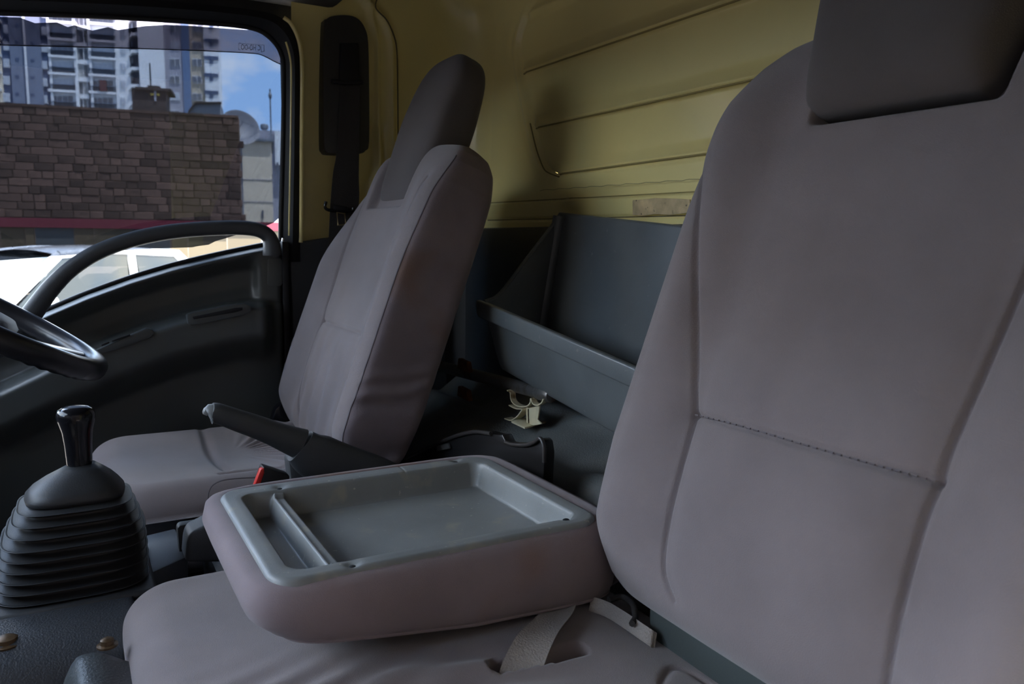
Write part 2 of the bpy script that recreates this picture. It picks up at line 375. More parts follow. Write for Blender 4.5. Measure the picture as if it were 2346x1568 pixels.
def sidefn(S, Z):
    x, y, nx, ny = sidepath(S)
    h = 0.010*np.exp(-(segdist(S, Z, beadA)/0.006)**2)+0.013*np.exp(-(segdist(S, Z, beadB)/0.008)**2)
    h = h-0.006*np.exp(-((segdist(S, Z, beadA[len(beadA)//2:])-0.016)/0.006)**2)
    h = h+0.012*sst(0.79, 0.83, S)*sst(0.45, 0.2, Z)-0.012*sst(0.88, 0.93, S)*sst(0.45, 0.2, Z)
    x = x-0.10*sst(0.50, 0.72, Z)**2*sst(0.7, 1.06, S); y = y-0.07*Z*(Z > 0)
    return np.stack([x+nx*h, y+ny*h, Z], -1)
v, f = gridg(sidefn, np.concatenate([np.arange(0.50, 0.70, 0.01), np.arange(0.70, 0.89+R_*np.pi/2+0.002, 0.0035)]), np.arange(-0.03, 0.70, 0.008))
ws = tag(mk('wall_right', v, f, M['paint'], fix=False), 'cream painted door pillar and side wall behind the driver', kind='structure')
crk = smoothpath([onY(x, y, 2.0-0.07*max(0, onY(x, y, 2.0)[2])) for x, y in ((866, -10), (861, 18), (885, 45), (901, 78), (909, 115), (911, 200), (912, 330), (913, 420))], 6)
tube('panel_seam', crk, 0.0018, M['paintline'], ws, n=6)
v, f = gridg(lambda S, Z: np.stack([sidepath(S)[0]+sidepath(S)[2]*0.012, sidepath(S)[1]+sidepath(S)[3]*0.012, Z], -1), np.arange(0.60, 0.89+R_*np.pi/2+0.03, 0.01), np.linspace(-0.87, 0.035, 10))
mk('lower_corner_panel', v, f, M['darkplastic'], ws, fix=False)
# slate lower trim beside the seat
tp = [onY(x, y, 1.985) for x, y in ((664, 560), (676, 557), (744, 546), (800, 540), (1000, 520))]
tp = tp+[np.array([0.95, 1.985, -0.85]), np.array([tp[0][0]+0.01, 1.985, -0.85])]
prism('lower_trim', tp, (0, 0.03, 0), M['greytrim'], ws, r=0.004)
box('door_jamb', 0.492, 0.56, 2.03, 2.07, -0.02, 0.72, M['black'], ws)
box('door_jamb', 0.44, 0.56, 2.02, 2.07, Z0, -0.01, M['black'], ws)
box('door_jamb', -0.75, 0.70, 2.02, 2.08, 0.515, 0.74, M['black'], ws)
# header above the driver's door
box('door_header', -0.70, 0.62, 1.90, 2.05, 0.565, 0.70, M['headliner'], ws, r=0.03, seg=4)

# --- passenger-side wall with the open doorway the photograph is taken through
wl = thing('wall_left', (0.5, 0.15, Z0), 'passenger side of the cab around the open doorway', kind='structure')
box('rear_pillar', 0.42, 1.02, 0.12, 0.165, Z0, 0.70, M['paint'], wl, r=0.01)
box('front_pillar', -0.95, -0.42, 0.12, 0.165, Z0, -0.12, M['darkplastic'], wl, r=0.01)
box('door_header', -0.70, 0.60, 0.12, 0.165, 0.34, 0.72, M['headliner'], wl, r=0.01)  # header and rear pillar narrow the doorway to cut side light
tube('windscreen_pillar', [(-0.92, 0.15, -0.15), (-0.62, 0.15, 0.62)], 0.035, M['darkplastic'], wl)
# unseen open door, added to block doorway light, hinged at the front pillar
pdr = thing('added_passenger_door', (-0.55, -0.35, Z0), 'unseen passenger door, added standing open to block side light', 'door')
hx_, hy_ = np.array([-0.43, 0.10]), np.array([-0.80, -0.82])
def pd_(t, z, o=0.0): d = hy_-hx_; n_ = np.array([d[1], -d[0]])/np.linalg.norm(d); p = hx_+d*t+n_*o; return np.array([p[0], p[1], z])
dn_ = pd_(0, 0, 0.06)-pd_(0, 0, 0)
prism('door_panel', [pd_(0, Z0), pd_(1, Z0), pd_(1, -0.05), pd_(0, -0.22)], dn_, M['doorplastic'], pdr, r=0.01)
tube('window_frame', [pd_(0, -0.22, 0.03), pd_(0.12, 0.42, 0.03), pd_(0.9, 0.46, 0.03), pd_(0.98, 0.40, 0.03), pd_(0.99, -0.05, 0.03)], 0.028, M['black'], pdr)
mk('glass', [pd_(0.02, -0.2, 0.03), pd_(0.98, -0.05, 0.03), pd_(0.96, 0.42, 0.03), pd_(0.12, 0.42, 0.03)], [(0, 1, 2, 3)], M['film'], pdr, smooth=False)
# --- front: bulkhead, dashboard, windscreen
wf = thing('wall_front', (-0.95, 1.08, Z0), 'dark front bulkhead of the cab below the windscreen', kind='structure')
box('bulkhead', -1.0, -0.94, 0.14, 2.04, Z0, -0.16, M['darkplastic'], wf, r=0.01)
box('overhead_light_blocker', -0.80, -0.56, 0.14, 2.04, 0.555, 0.66, M['headliner'], wf, r=0.02)  # unseen shelf, added to cut off high light through the windscreen
sv_ = thing('visor_light_blocker', (-0.5, 0.55, 0.50), 'unseen passenger sun visor, added folded down to block windscreen light', 'sun visor')  # added to keep windscreen light off the upper passenger seat back
box('flap', -0.53, -0.505, 0.19, 0.90, 0.13, 0.54, M['headliner'], sv_, r=0.01)
tube('hinge_rod', [(-0.517, 0.19, 0.545), (-0.517, 0.90, 0.545)], 0.008, M['black'], sv_)
tube('windscreen_pillar', [(-0.92, 2.02, -0.15), (-0.62, 2.0, 0.62)], 0.035, M['darkplastic'], wf)
ws2 = mk('window_2', [(-0.955, 0.17, -0.17), (-0.955, 2.0, -0.17), (-0.665, 2.0, 0.57), (-0.665, 0.17, 0.57)], [(0, 1, 2, 3)], M['glass'], smooth=False)
tag(ws2, 'windscreen glass in front of the dashboard', kind='structure')
dsh = thing('dashboard', (-0.7, 1.08, Z0+0.3), 'black dashboard below the windscreen, left of the steering wheel', 'dashboard')
dp = [(-0.94, 0.17, -0.18), (-0.70, 0.17, -0.155), (-0.56, 0.17, -0.19), (-0.50, 0.17, -0.26), (-0.50, 0.17, -0.42), (-0.60, 0.17, -0.52), (-0.94, 0.17, -0.55)]
prism('body', dp, (0, 1.82, 0), M['darkplastic'], dsh, r=0.02, seg=3)
box('instrument_hood', -0.72, -0.46, 1.38, 1.86, -0.20, -0.10, M['darkplastic'], dsh, r=0.03, seg=3)

# ================================================================== DRIVER'S DOOR
door = thing('door_1', (0.0, 1.98, Z0), "driver's door with dark moulded trim, armrest and arched grab handle", kind='structure')
def xz(px, py, Y=1.95): p = onY(px, py, Y); return p[0], p[2]
sill = np.array([(-0.60, -0.30)]+[xz(*p) for p in ((0, 765), (110, 716), (200, 678), (300, 642), (400, 612), (500, 588), (590, 569), (652, 558))])
arm = np.array([(-0.60, -0.42)]+[xz(*p, 1.91) for p in ((0, 890), (130, 828), (230, 790), (330, 752), (430, 722), (520, 701), (575, 692), (640, 693))])
XR = xz(652, 600)[0]; XE = xz(590, 650)[0]; XA = xz(628, 740, 1.92)[0]
def doorfn(A, B):
    X = -0.60+A*(XR+0.60); zt = np.interp(X, sill[:, 0], sill[:, 1]); zm = np.interp(X, arm[:, 0], arm[:, 1])
    Z = zt+(Z0+0.02-zt)*B**1.35
    d = zm-Z; up_ = np.clip((Z-zm)/np.maximum(zt-zm, 0.01), 0, 1)
    left = sst(XE+0.012, XE-0.012, X)
    scoop = 0.030*sst(0.55, 0.95, up_)+0.008*sst(0.3, 0.0, up_)
    flat = 0.026
    base = np.where(d < 0, left*scoop+(1-left)*flat, 0.022)
    endr = sst(XA+0.012, XA-0.03, X)
    armp = 0.052*sst(-0.004, 0.012, d)*sst(0.150, 0.07, d)*endr+0.012*sst(0.0, 0.02, d)
    p = base+armp*(0.4+0.6*sst(-0.5, 0.0, X))
    p = p*sst(0, 0.018, zt-Z+0.006)                # rounded top edge
    p = p*(0.25+0.75*sst(XR, XR-0.012, X))
    return np.stack([X, 1.985-p, Z], -1)
v, f = gridg(doorfn, np.linspace(0, 1, 170), np.linspace(0, 1, 170))
panel = mk('door_panel', v, f, M['doorplastic'], door, fix=False)
# edge of the door and the black gap behind it
box('door_edge', XR-0.004, XR+0.012, 1.955, 2.02, Z0, sill[-1][1]+0.005, M['black'], door, r=0.003)
box('door_skin', -0.60, XR, 1.985, 2.015, Z0, -0.33, M['darkplastic'], door, r=0.003)
sk = [(-0.60, 1.99, Z0)]+[(x, 1.99, z-0.006) for x, z in sill]+[(XR, 1.99, Z0)]
prism('outer_panel', sk, (0, 0.035, 0), M['darkplastic'], door)
# weather strip along the sill
tube('sill_strip', [(x, 1.985, z+0.004) for x, z in smoothpath(sill, 5)], 0.006, M['black'], door, n=8)
# arched grab handle
gp = smoothpath([onY(x, y, 1.93) for x, y in ((62, 735), (88, 698), (122, 655), (166, 614), (226, 577), (300, 550), (380, 533), (460, 525), (540, 522), (590, 527), (614, 541), (622, 560), (624, 585))], 8)
k = np.linspace(0, 1, len(gp))
tube('grab_handle', gp, 0.017+0.004*sst(0.85, 1, k)+0.004*sst(0.3, 0, k), M['darkplastic'], door, rb=0.021+0.004*sst(0.8, 0.97, k), n=18, up=(0, 1, 0), expo=2.6)
# switch plates on the armrest
def plate(name, pts, Y, dep, m, par, r=0.002):
    return prism(name, [onY(x, y, Y) for x, y in pts], (0, dep, 0), m, par, r=r, seg=3)
pp = plate('pull_recess', ((428, 722), (440, 717), (520, 700), (560, 696), (575, 702), (576, 714), (560, 722), (470, 742), (438, 747), (430, 742)), 1.894, 0.02, M['doorplastic'], door)
plate('slot', ((441, 726), (540, 706), (556, 705), (556, 711), (540, 716), (444, 732)), 1.8925, 0.004, M['black'], pp, 0.001)
sp = plate('switch_plate', ((215, 805), (250, 790), (335, 752), (349, 756), (354, 765), (345, 775), (255, 806), (225, 812)), 1.896, 0.02, M['doorplastic'], door)
plate('switch', ((232, 790), (250, 783), (251, 787), (233, 794)), 1.8945, 0.004, M['black'], sp, 0.0005)
plate('switch', ((256, 780), (298, 766), (299, 770), (257, 785)), 1.8945, 0.004, M['black'], sp, 0.0005)
plate('blank_cover', ((614, 596), (618, 592), (642, 591), (646, 596), (647, 650), (643, 656), (618, 656), (613, 651)), 1.9575, 0.006, M['doorplastic'], door, 0.001)
tube('lock_pin', [onY(647, 562, 1.97), onY(649, 546, 1.97)], 0.0035, M['chrome'], door, n=8)
# window frame: inner seal and outer black frame
inner = [(-150, 22), (0, 29), (150, 34), (300, 41), (430, 49), (540, 58), (595, 70), (628, 96), (645, 125), (650, 160), (649, 300), (646, 420), (643, 520), (642, 600)]
outer = [(-150, -28), (0, -18), (150, -12), (300, -4), (430, 6), (560, 20), (630, 34), (664, 60), (683, 100), (690, 160), (690, 300), (689, 420), (688, 520), (688, 600)]
ip = smoothpath([onT(*p, -0.012) for p in inner], 6); op = smoothpath([onT(*p, -0.03) for p in outer], 6)
ib = smoothpath([onT(*p, 0.012) for p in inner], 6); ob = smoothpath([onT(*p, 0.03) for p in outer], 6)
mid = ip*0.45+op*0.55; mid[:, 1] -= 0.014
vv, ff = loftg([ib, ip, mid, op, ob, ib], closed=False)
mk('window_frame', vv, ff, M['black'], door, angle=35)
tube('window_seal', ip, 0.006, M['black'], door, n=8)
tube('frame_seal', smoothpath([onT(*p, -0.036) for p in [(650, 40), (668, 56), (686, 98), (692, 160), (691, 300), (690, 520), (689, 556)]], 6), 0.005, M['paint'], ws, n=8)

tube('frame_trim_line', smoothpath([onT(*p, -0.040) for p in [(655, 96), (664, 130), (667, 170), (666, 300), (664, 420), (662, 540)]], 6), 0.0022, M['paint'], door, n=6)
# --- the window: clear pane, torn tint film, smoked rain visor outside
win = thing('window_1', onT(300, 500), "driver's door window with torn dark tint film", kind='structure')
def pane(name, pts, d, m, par):
    v = np.array([onT(*p, d) for p in pts]); return mk(name, v, [tuple(range(len(v)))], m, par, smooth=False, fix=False)
gl = pane('glass', [(-160, 20)]+[(x+4 if x > 600 else x, y-6) for x, y in inner[1:]]+[(-160, 860)], 0.0, M['glass'], win)
top = [(-140, 36), (0, 39), (45, 40), (80, 53), (130, 51), (155, 62), (170, 58), (212, 70), (247, 62), (270, 69), (330, 60), (380, 57), (430, 59), (470, 62), (520, 65.5), (575, 69)]
rgt = [(600, 74), (632, 95), (649, 125), (654, 160), (653, 300), (649, 420), (648, 496)]
bot = [(640, 499), (626, 511), (604, 520), (585, 531), (560, 537), (540, 539), (515, 547), (494, 553), (478, 561), (455, 564), (440, 567), (380, 569), (300, 573), (180, 583), (90, 590), (0, 597), (-140, 606)]
pane('tint_film', top+rgt+bot, -0.0015, M['film'], gl)
vis = thing('rain_visor', onT(300, 110, 0.03), "smoked acrylic rain visor along the top of the driver's window", 'window visor')
vt = [(-140, 0), (300, 20), (540, 45), (640, 80), (665, 130), (665, 155)]
vb = [(-140, 96), (0, 103), (120, 106), (270, 110), (400, 114), (500, 118), (560, 121), (592, 124), (610, 131), (625, 139), (640, 146), (652, 149)]
pane('shade', vt+vb[::-1], 0.03, M['visor'], vis)
tube('edge', smoothpath([onT(*p, 0.03) for p in vb], 5), 0.0012, M['filmedge'], vis, n=6)
# small moulded marking near the rear end, read from behind
cu = bpy.data.curves.new('marking', 'FONT'); cu.body = 'JC HO-OO'; cu.size = 1.0
tmp = bpy.data.objects.new('marking_tmp', cu); COL.objects.link(tmp)
dg = bpy.context.evaluated_depsgraph_get(); me = bpy.data.meshes.new_from_object(tmp.evaluated_get(dg)); bpy.data.objects.remove(tmp)
vv = np.array([v.co for v in me.vertices]); ff = [tuple(p.vertices) for p in me.polygons]; bpy.data.meshes.remove(me)
vv[:, 0] = (vv[:, 0]-vv[:, 0].min())/(vv[:, 0].max()-vv[:, 0].min()); vv[:, 1] = vv[:, 1]/0.75
p00, p10, p01 = onT(600, 116, 0.028), onT(552, 113.5, 0.028), onT(600, 103, 0.028)
mk('marking', p00+vv[:, :1]*(p10-p00)+vv[:, 1:2]*(p01-p00), ff, M['filmedge'], vis, smooth=False, fix=False)
for pts in (((551, 99), (547, 99), (547, 114), (551, 114)), ((601, 103), (605, 103), (605, 118), (601, 118))):
    tube('marking_bracket', [onT(*p, 0.028) for p in pts], 0.0007, M['filmedge'], vis, n=5)
tube('marking_bracket', [onT(549, 99.5, 0.028), onT(603, 103, 0.028)], 0.0004, M['filmedge'], vis, n=5)

# ================================================================== SEATS
def backrest(name, yc, X0, z0, T=0.14, hw=0.268, L=0.665, k=0.366, mat_=None, parent=None, seams=(), wrinkle=False, proud=0.03, nexp=5.0, side_mat=None, drop=0.0, nest=None):
    """seat back leaning to +X; local u = Y offset, v = distance up the lean, w = towards the driver's front (-X)"""
    al = math.atan(k); ca, sa = math.cos(al), math.sin(al)
    nb, nth = 270, 520
    bb = 0.5-0.5*np.cos(np.linspace(0, np.pi, nb)); bb = 0.35*bb+0.65*np.linspace(0, 1, nb)
    th = np.linspace(0, 2*np.pi, 8001); n = nexp; c, s = np.cos(th), np.sin(th)
    x1 = np.sign(c)*np.abs(c)**(2/n); w1 = np.sign(s)*np.abs(s)**(2/n)
    al_ = np.concatenate([[0], np.cumsum(np.hypot(np.diff(x1)*hw, np.diff(w1)*T/2))]); tq = np.linspace(0, al_[-1], nth, endpoint=False)
    x1 = np.interp(tq, al_, x1); w1 = np.interp(tq, al_, w1)      # even spacing round the section
    Bq, Xq = np.meshgrid(bb, x1, indexing='ij'); _, Wq = np.meshgrid(bb, w1, indexing='ij')
    hwv = np.interp(Bq, [0, 0.03, 0.12, 0.25, 0.75, 0.86, 0.93, 0.97, 1.0], np.array([0.80, 0.90, 0.965, 1.0, 0.985, 0.965, 0.90, 0.82, 0.68])*hw)
    U_ = Xq*hwv
    notch = 0.045*sst(0.125, 0.085, np.abs(U_))
    V_ = Bq*(L-notch)
    kk = (1-np.abs(2*Bq-1)**9)**(1/2.6)
    Wd = Wq*(T/2)*kk
    fr = sst(0.0, 0.5, Wq)
    edge = np.abs(U_)/hw
    bol = proud*sst(0.50, 0.86, edge)*sst(0, 0.12, Bq)*sst(1.0, 0.8, Bq)
    lum = 0.014*np.exp(-((V_-0.20)/0.13)**2)*sst(0.8, 0.2, edge)
    g = np.zeros_like(U_)
    for sm in seams: sd_ = segdist(U_, V_, sm); g = g-0.0055*np.exp(-(sd_/0.0032)**2)-0.004*np.exp(-(sd_/0.018)**2)
    if wrinkle:
        lo = sst(0.30, 0.02, V_)
        g = g+lo*0.004*np.sin(U_*95+V_*6+2*np.sin(V_*14))*sst(0.9, 0.3, edge)
        nr = sst(0.75, 0.98, -U_/hw)                # gathered cloth on the near side
        U_ = U_+nr*sst(0.36, 0.05, V_)*0.0022*np.sin(V_*105+Wd*60+2.5*np.sin(V_*31+Wd*20))
    Wd = Wd+fr*(bol+lum+g)*kk
    if nest: Wd = Wd-fr*nest[3]*sst(nest[1]+0.020, nest[1]+0.006, np.abs(U_-nest[0])-0.09*np.clip(V_-nest[2], 0, 1))*sst(nest[2]-0.016, nest[2]-0.002, V_)*kk
    Wd = Wd-fr*drop*sst(0.45, 1.0, edge)*sst(0.55, 0.97, Bq)*np.where(U_ > 0, 1.0, 0.25)
    Xw = X0+T/2*ca+V_*sa-Wd*ca; Zw = z0-T/2*sa+V_*ca+Wd*sa
    P = np.stack([Xw, yc+U_, Zw], -1)
    v, f = loftg([P[i] for i in range(nb)], True, True)
    o = mk(name, v, f, mat_, parent, fix=False)
    if side_mat is not None:
        o.data.materials.append(side_mat)
        flag = ((x1 < 0) & (w1 < 0.80)) | (w1 < -0.5); fl2 = (flag & np.roll(flag, -1)).astype(int)
        mi = np.concatenate([np.tile(fl2, nb-1), [0, 0]]); o.data.polygons.foreach_set('material_index', mi.astype(np.int32))
        i0 = int(np.where((x1 < 0) & (w1 > 0))[0][np.argmin(np.abs(w1[(x1 < 0) & (w1 > 0)]-0.80))])
        tube('side_piping', P[12:-20:4, i0], 0.0016, M['seam'], o, n=6)
    def surf(u, vv, w): return np.array([X0+vv*sa-w*ca, yc+u, z0+vv*ca+w*sa])
    return o, surf
def headrest(name, yc, X0, z0, v0, v1, hwb, hwt, T, w0, k=0.366, parent=None, mat_=None, tilt=0.0):
    al = math.atan(k); ca, sa = math.cos(al), math.sin(al); nb, nth = 70, 90
    bb = np.linspace(0, 1, nb); th = np.linspace(0, 2*np.pi, nth, endpoint=False); n = 4.5
    c, s = np.cos(th), np.sin(th); x1 = np.sign(c)*np.abs(c)**(2/n); w1 = np.sign(s)*np.abs(s)**(2/n)
    Bq, Xq = np.meshgrid(bb, x1, indexing='ij'); _, Wq = np.meshgrid(bb, w1, indexing='ij')
    hwv = (hwb+(hwt-hwb)*sst(0, 0.6, Bq))*(1-np.clip((Bq-0.70)/0.30, 0, 1)**2.6)**0.42
    hwv = hwv*(0.93+0.07*sst(0, 0.06, Bq))
    kk = (1-np.abs(2*Bq-1)**8)**(1/2.5)
    kk = np.where(Bq < 0.5, np.maximum(kk, 0.0), kk*(1-0.25*sst(0.5, 1.0, Bq)))
    U_ = Xq*hwv; V_ = v0+Bq*(v1-v0); Wd = Wq*T/2*kk+w0+tilt*Bq
    P = np.stack([X0+V_*sa-Wd*ca, yc+U_, z0+V_*ca+Wd*sa], -1)
    v, f = loftg([P[i] for i in range(nb)], True, True)
    return mk(name, v, f, mat_ or M['headcloth'], parent, fix=False)
def seam_tube(name, pts, surf, par, w=-0.003, r=0.0009):
    tube(name, [surf(u, v, w) for u, v in pts], r, M['seam'], par, n=5)

AL = math.atan(0.366); CA, SA = math.cos(AL), math.sin(AL)
# --- passenger bench: cushion, seat back, headrest
bench = thing('passenger_bench_seat', (0.35, 0.62, Z0), 'grey velour passenger bench seat with tall backrest, in the right foreground', 'seat')
PYC, PX0, PZ0 = 0.499, 0.520, -0.405
def p_uv(px, py):
    d = ray(px, py); t = (PX0-0.366*PZ0)/(d[0]-0.366*d[2]); P = d*t
    return P[1]-PYC, (P[2]-PZ0)/CA
ps = [[p_uv(*p) for p in ((1618, 400), (1622, 470), (1612, 650), (1590, 950), (1560, 1080), (1532, 1180), (1508, 1300), (1520, 1372))],
      [p_uv(*p) for p in ((1590, 950), (1700, 978), (1850, 1022), (2000, 1065), (2150, 1105))],
      [p_uv(*p) for p in ((2400, 500), (2346, 640), (2250, 860), (2150, 1105), (2070, 1370), (2020, 1568))]]
pb, psurf = backrest('backrest', PYC, PX0, PZ0, mat_=M['fabric'], parent=bench, seams=[smoothpath(s, 6) for s in ps], hw=0.267, L=0.715, nest=(0.010, 0.087, 0.584, 0.030))
headrest('headrest', PYC+0.026, PX0+0.07, PZ0, 0.557, 0.88, 0.102, 0.126, 0.13, 0.030, parent=bench)
st = smoothpath(ps[1], 8)
for a, b in zip(st[0:-1], st[1:]):
    d = (b-a)*0.62
    wl_ = lambda p: 0.014*math.exp(-((p[1]-0.20)/0.13)**2)*float(sst(0.8, 0.2, abs(p[0])/0.272))-0.0075
    tube('stitch', [psurf(p[0], p[1], wl_(p)) for p in (a, a+d)], 0.0009, M['seam'], pb, n=5)
# bench cushion: rounded block with a dished top
def slab(name, x0, x1, y0, y1, zt, th, r, mat_, parent, disp=None, nu=160, nv=160, rc=0.05, front_drop=0.0):
    """soft slab: rounded plan corners (rc), rounded edge (r), top carried by disp(X,Y); sides then underside"""
    us = np.linspace(-1, 1, nu); vs = np.linspace(-1, 1, nv)
    us = np.sign(us)*(1-(1-np.abs(us))**1.25); vs = np.sign(vs)*(1-(1-np.abs(vs))**1.25)
    A, B = np.meshgrid(us, vs, indexing='ij')
    hx, hy = (x1-x0)/2, (y1-y0)/2; xm, ym = (x0+x1)/2, (y0+y1)/2
    qx, qy = A*hx, B*hy
    ex, ey = np.abs(qx)-(hx-rc), np.abs(qy)-(hy-rc)
    m = (ex > 0) & (ey > 0)
    rad = np.maximum(np.hypot(ex, ey), 1e-9); big = np.maximum(ex, ey)
    # map the square corner onto the rounded corner
    fac = np.where(m, big/rad, 1.0)
    qx = np.where(m, np.sign(qx)*((hx-rc)+ex*fac), qx); qy = np.where(m, np.sign(qy)*((hy-rc)+ey*fac), qy)
    ex, ey = np.abs(qx)-(hx-rc), np.abs(qy)-(hy-rc)
    sd_ = np.where((ex > 0) & (ey > 0), rc-np.hypot(ex, ey), np.minimum(hx-np.abs(qx), hy-np.abs(qy)))
    q = np.clip(1-sd_/r, 0, 1); edge = r*(1-np.sqrt(np.maximum(1-q*q, 0)))
    X, Y = qx+xm, qy+ym
    Z = zt-edge
    if disp is not None: Z = Z+disp(X, Y)*np.clip(sd_/0.02, 0, 1)**0.5
    Ptop = np.stack([X, Y, Z], -1); v, f = Ptop.reshape(-1, 3), None
    idx = np.arange(nu*nv).reshape(nu, nv)
    F = np.stack([idx[:-1, :-1].ravel(), idx[1:, :-1].ravel(), idx[1:, 1:].ravel(), idx[:-1, 1:].ravel()], 1).tolist()
    loop = np.concatenate([idx[:, 0], idx[-1, 1:], idx[-2::-1, -1], idx[0, -2:0:-1]])
    rim = v[loop]; cen = np.array([xm, ym, 0]); rings = [rim]
    allv = [v]; base = nu*nv; prev = loop
    for zf, ins in ((0.35, 0.0), (0.75, 0.002), (0.95, 0.008), (1.0, 0.02)):
        rr = rim.copy(); d = rr-cen; d[:, 2] = 0; L = np.linalg.norm(d, axis=1)[:, None]
        rr = rr-d/L*ins; rr[:, 2] = zt-r+(-(th-r))*zf
        ids = np.arange(base, base+len(rr)); allv.append(rr); nL = len(rr)
        F += [(int(prev[i]), int(prev[(i+1) % nL]), int(ids[(i+1) % nL]), int(ids[i])) for i in range(nL)]
        base += nL; prev = ids
    F.append(tuple(int(i) for i in prev))
    return mk(name, np.concatenate(allv), F, mat_, parent, fix=False)
SL = [onZ(x, y, -0.452) for x, y in ((1138, 1530), (1200, 1546), (1285, 1520), (1345, 1487), (1300, 1478), (1240, 1490))]
def benchdisp(X, Y):
    d = -0.010*np.exp(-((X-0.38)/0.16)**2-((Y-0.5)/0.2)**2)
    d = d-0.030*sst(0.50, 0.62, X)*0.5
    wr_ = 0.0055*np.sin(150*(Y-0.28*X)+1.5*np.sin(X*16))*np.exp(-((X-0.15)/0.13)**2-((Y-0.68)/0.085)**2)
    wr2 = 0.005*np.sin(120*(Y+0.45*X)+2*np.sin(X*11))*np.exp(-((X-0.34)/0.10)**2-((Y-0.68)/0.06)**2)
    sl = segdist(X, Y, [(SL[0][0]+0.006, SL[0][1]+0.004), ((SL[2][0]+SL[5][0])/2, (SL[2][1]+SL[5][1])/2), (SL[3][0]-0.012, SL[3][1]+0.003)])
    d = d-0.035*sst(0.015, 0.007, sl)
    sm = segdist(X, Y, smoothpath([onZ(x, y, -0.455)[:2] for x, y in ((1515, 1568), (1530, 1540), (1545, 1528), (1575, 1532), (1625, 1560))], 5))
    return d+wr_+wr2-0.004*np.exp(-(sm/0.004)**2)
slab('seat_cushion', 0.035, 0.64, 0.20, 1.115, -0.448, 0.17, 0.05, M['fabric'], bench, benchdisp, nu=260, nv=330, rc=0.07)
box('seat_base', 0.08, 0.60, 0.22, 1.08, Z0, -0.60, M['black'], bench, r=0.01)
# plate under the seat back
pl = [onX(x, y, 0.575) for x, y in ((1487, 1330), (1900, 1560), (1900, 1700), (1487, 1500))]
prism('hinge_cover', pl, (0.02, 0, 0), mat('hinge_cover_plastic', (0.055, 0.066, 0.065), 0.5, bump=0.15, bscale=900), bench, r=0.003)
fl = [onX(x, y, 0.60) for x, y in ((1378, 1285), (1424, 1318), (1418, 1330), (1394, 1345))]
prism('cover_flap', fl, (0.008, 0, 0), M['fabric_side'], bench, r=0.002)

# --- driver's seat
ds = thing('driver_seat', (0.35, 1.60, Z0), "grey velour driver's seat with headrest beside the far door", 'seat')
DYC, DX0, DZ0 = 1.600, 0.402, -0.425
def d_uv(px, py, off=0.0):
    d = ray(px, py); t = (DX0-0.366*DZ0-off)/(d[0]-0.366*d[2]); P = d*t
    return P[1]-DYC, (P[2]-DZ0)/CA
dseam = [[(0.165, 0.60), (0.155, 0.45), (0.135, 0.26), (0.125, 0.12), (0.10, 0.02)], [(0.135, 0.26), (-0.17, 0.26)],
         [(-0.20, 0.58), (-0.185, 0.45), (-0.165, 0.26), (-0.165, 0.12), (-0.14, 0.02)]]
db, dsurf = backrest('backrest', DYC, DX0, DZ0, mat_=M['fabric'], parent=ds, seams=[smoothpath(s, 6) for s in dseam], wrinkle=True, nexp=7.0, side_mat=M['fabric_side'], hw=0.258, L=0.675, proud=0.028, drop=0.085, nest=(-0.010, 0.088, 0.538, 0.020))
headrest('headrest', DYC, DX0+0.078, DZ0, 0.508, 0.865, 0.104, 0.116, 0.105, 0.012, parent=ds)
def dcdisp(X, Y):
    d = -0.012*np.exp(-((X-0.33)/0.16)**2-((Y-1.62)/0.13)**2)
    ln = segdist(X, Y, smoothpath([onZ(x, y, -0.43)[:2] for x, y in ((463, 992), (476, 1030), (495, 1065), (520, 1088))], 6))
    d = d-0.006*np.exp(-(ln/0.008)**2)
    rad = np.arctan2(Y-1.62, X-0.27)
    d = d+0.004*np.sin(rad*26)*sst(0.27, 0.36, X)*sst(0.56, 0.42, X)
    e2 = segdist(X, Y, [(0.22, 1.445), (0.40, 1.445)])
    return d-0.004*np.exp(-(e2/0.005)**2)
slab('seat_cushion', 0.015, 0.55, 1.385, 1.86, -0.418, 0.16, 0.055, M['fabric'], ds, dcdisp, nu=200, nv=180, rc=0.08)
sc = smoothpath([onY(x, y, 1.383) for x, y in ((476, 1150), (478, 1128), (490, 1110), (520, 1099), (585, 1094))], 6)
tube('stitch_line', sc, 0.0012, M['seam'], ds, n=5)
box('seat_base', 0.08, 0.50, 1.42, 1.84, Z0, -0.565, M['black'], ds, r=0.01)
rc_ = [onY(x, y, 1.88) for x, y in ((622, 970), (630, 940), (645, 925), (665, 930), (690, 985), (690, 1010), (622, 1000))]
prism('recliner_cover', rc_, (0, 0.03, 0), M['gloss'], ds, r=0.005)

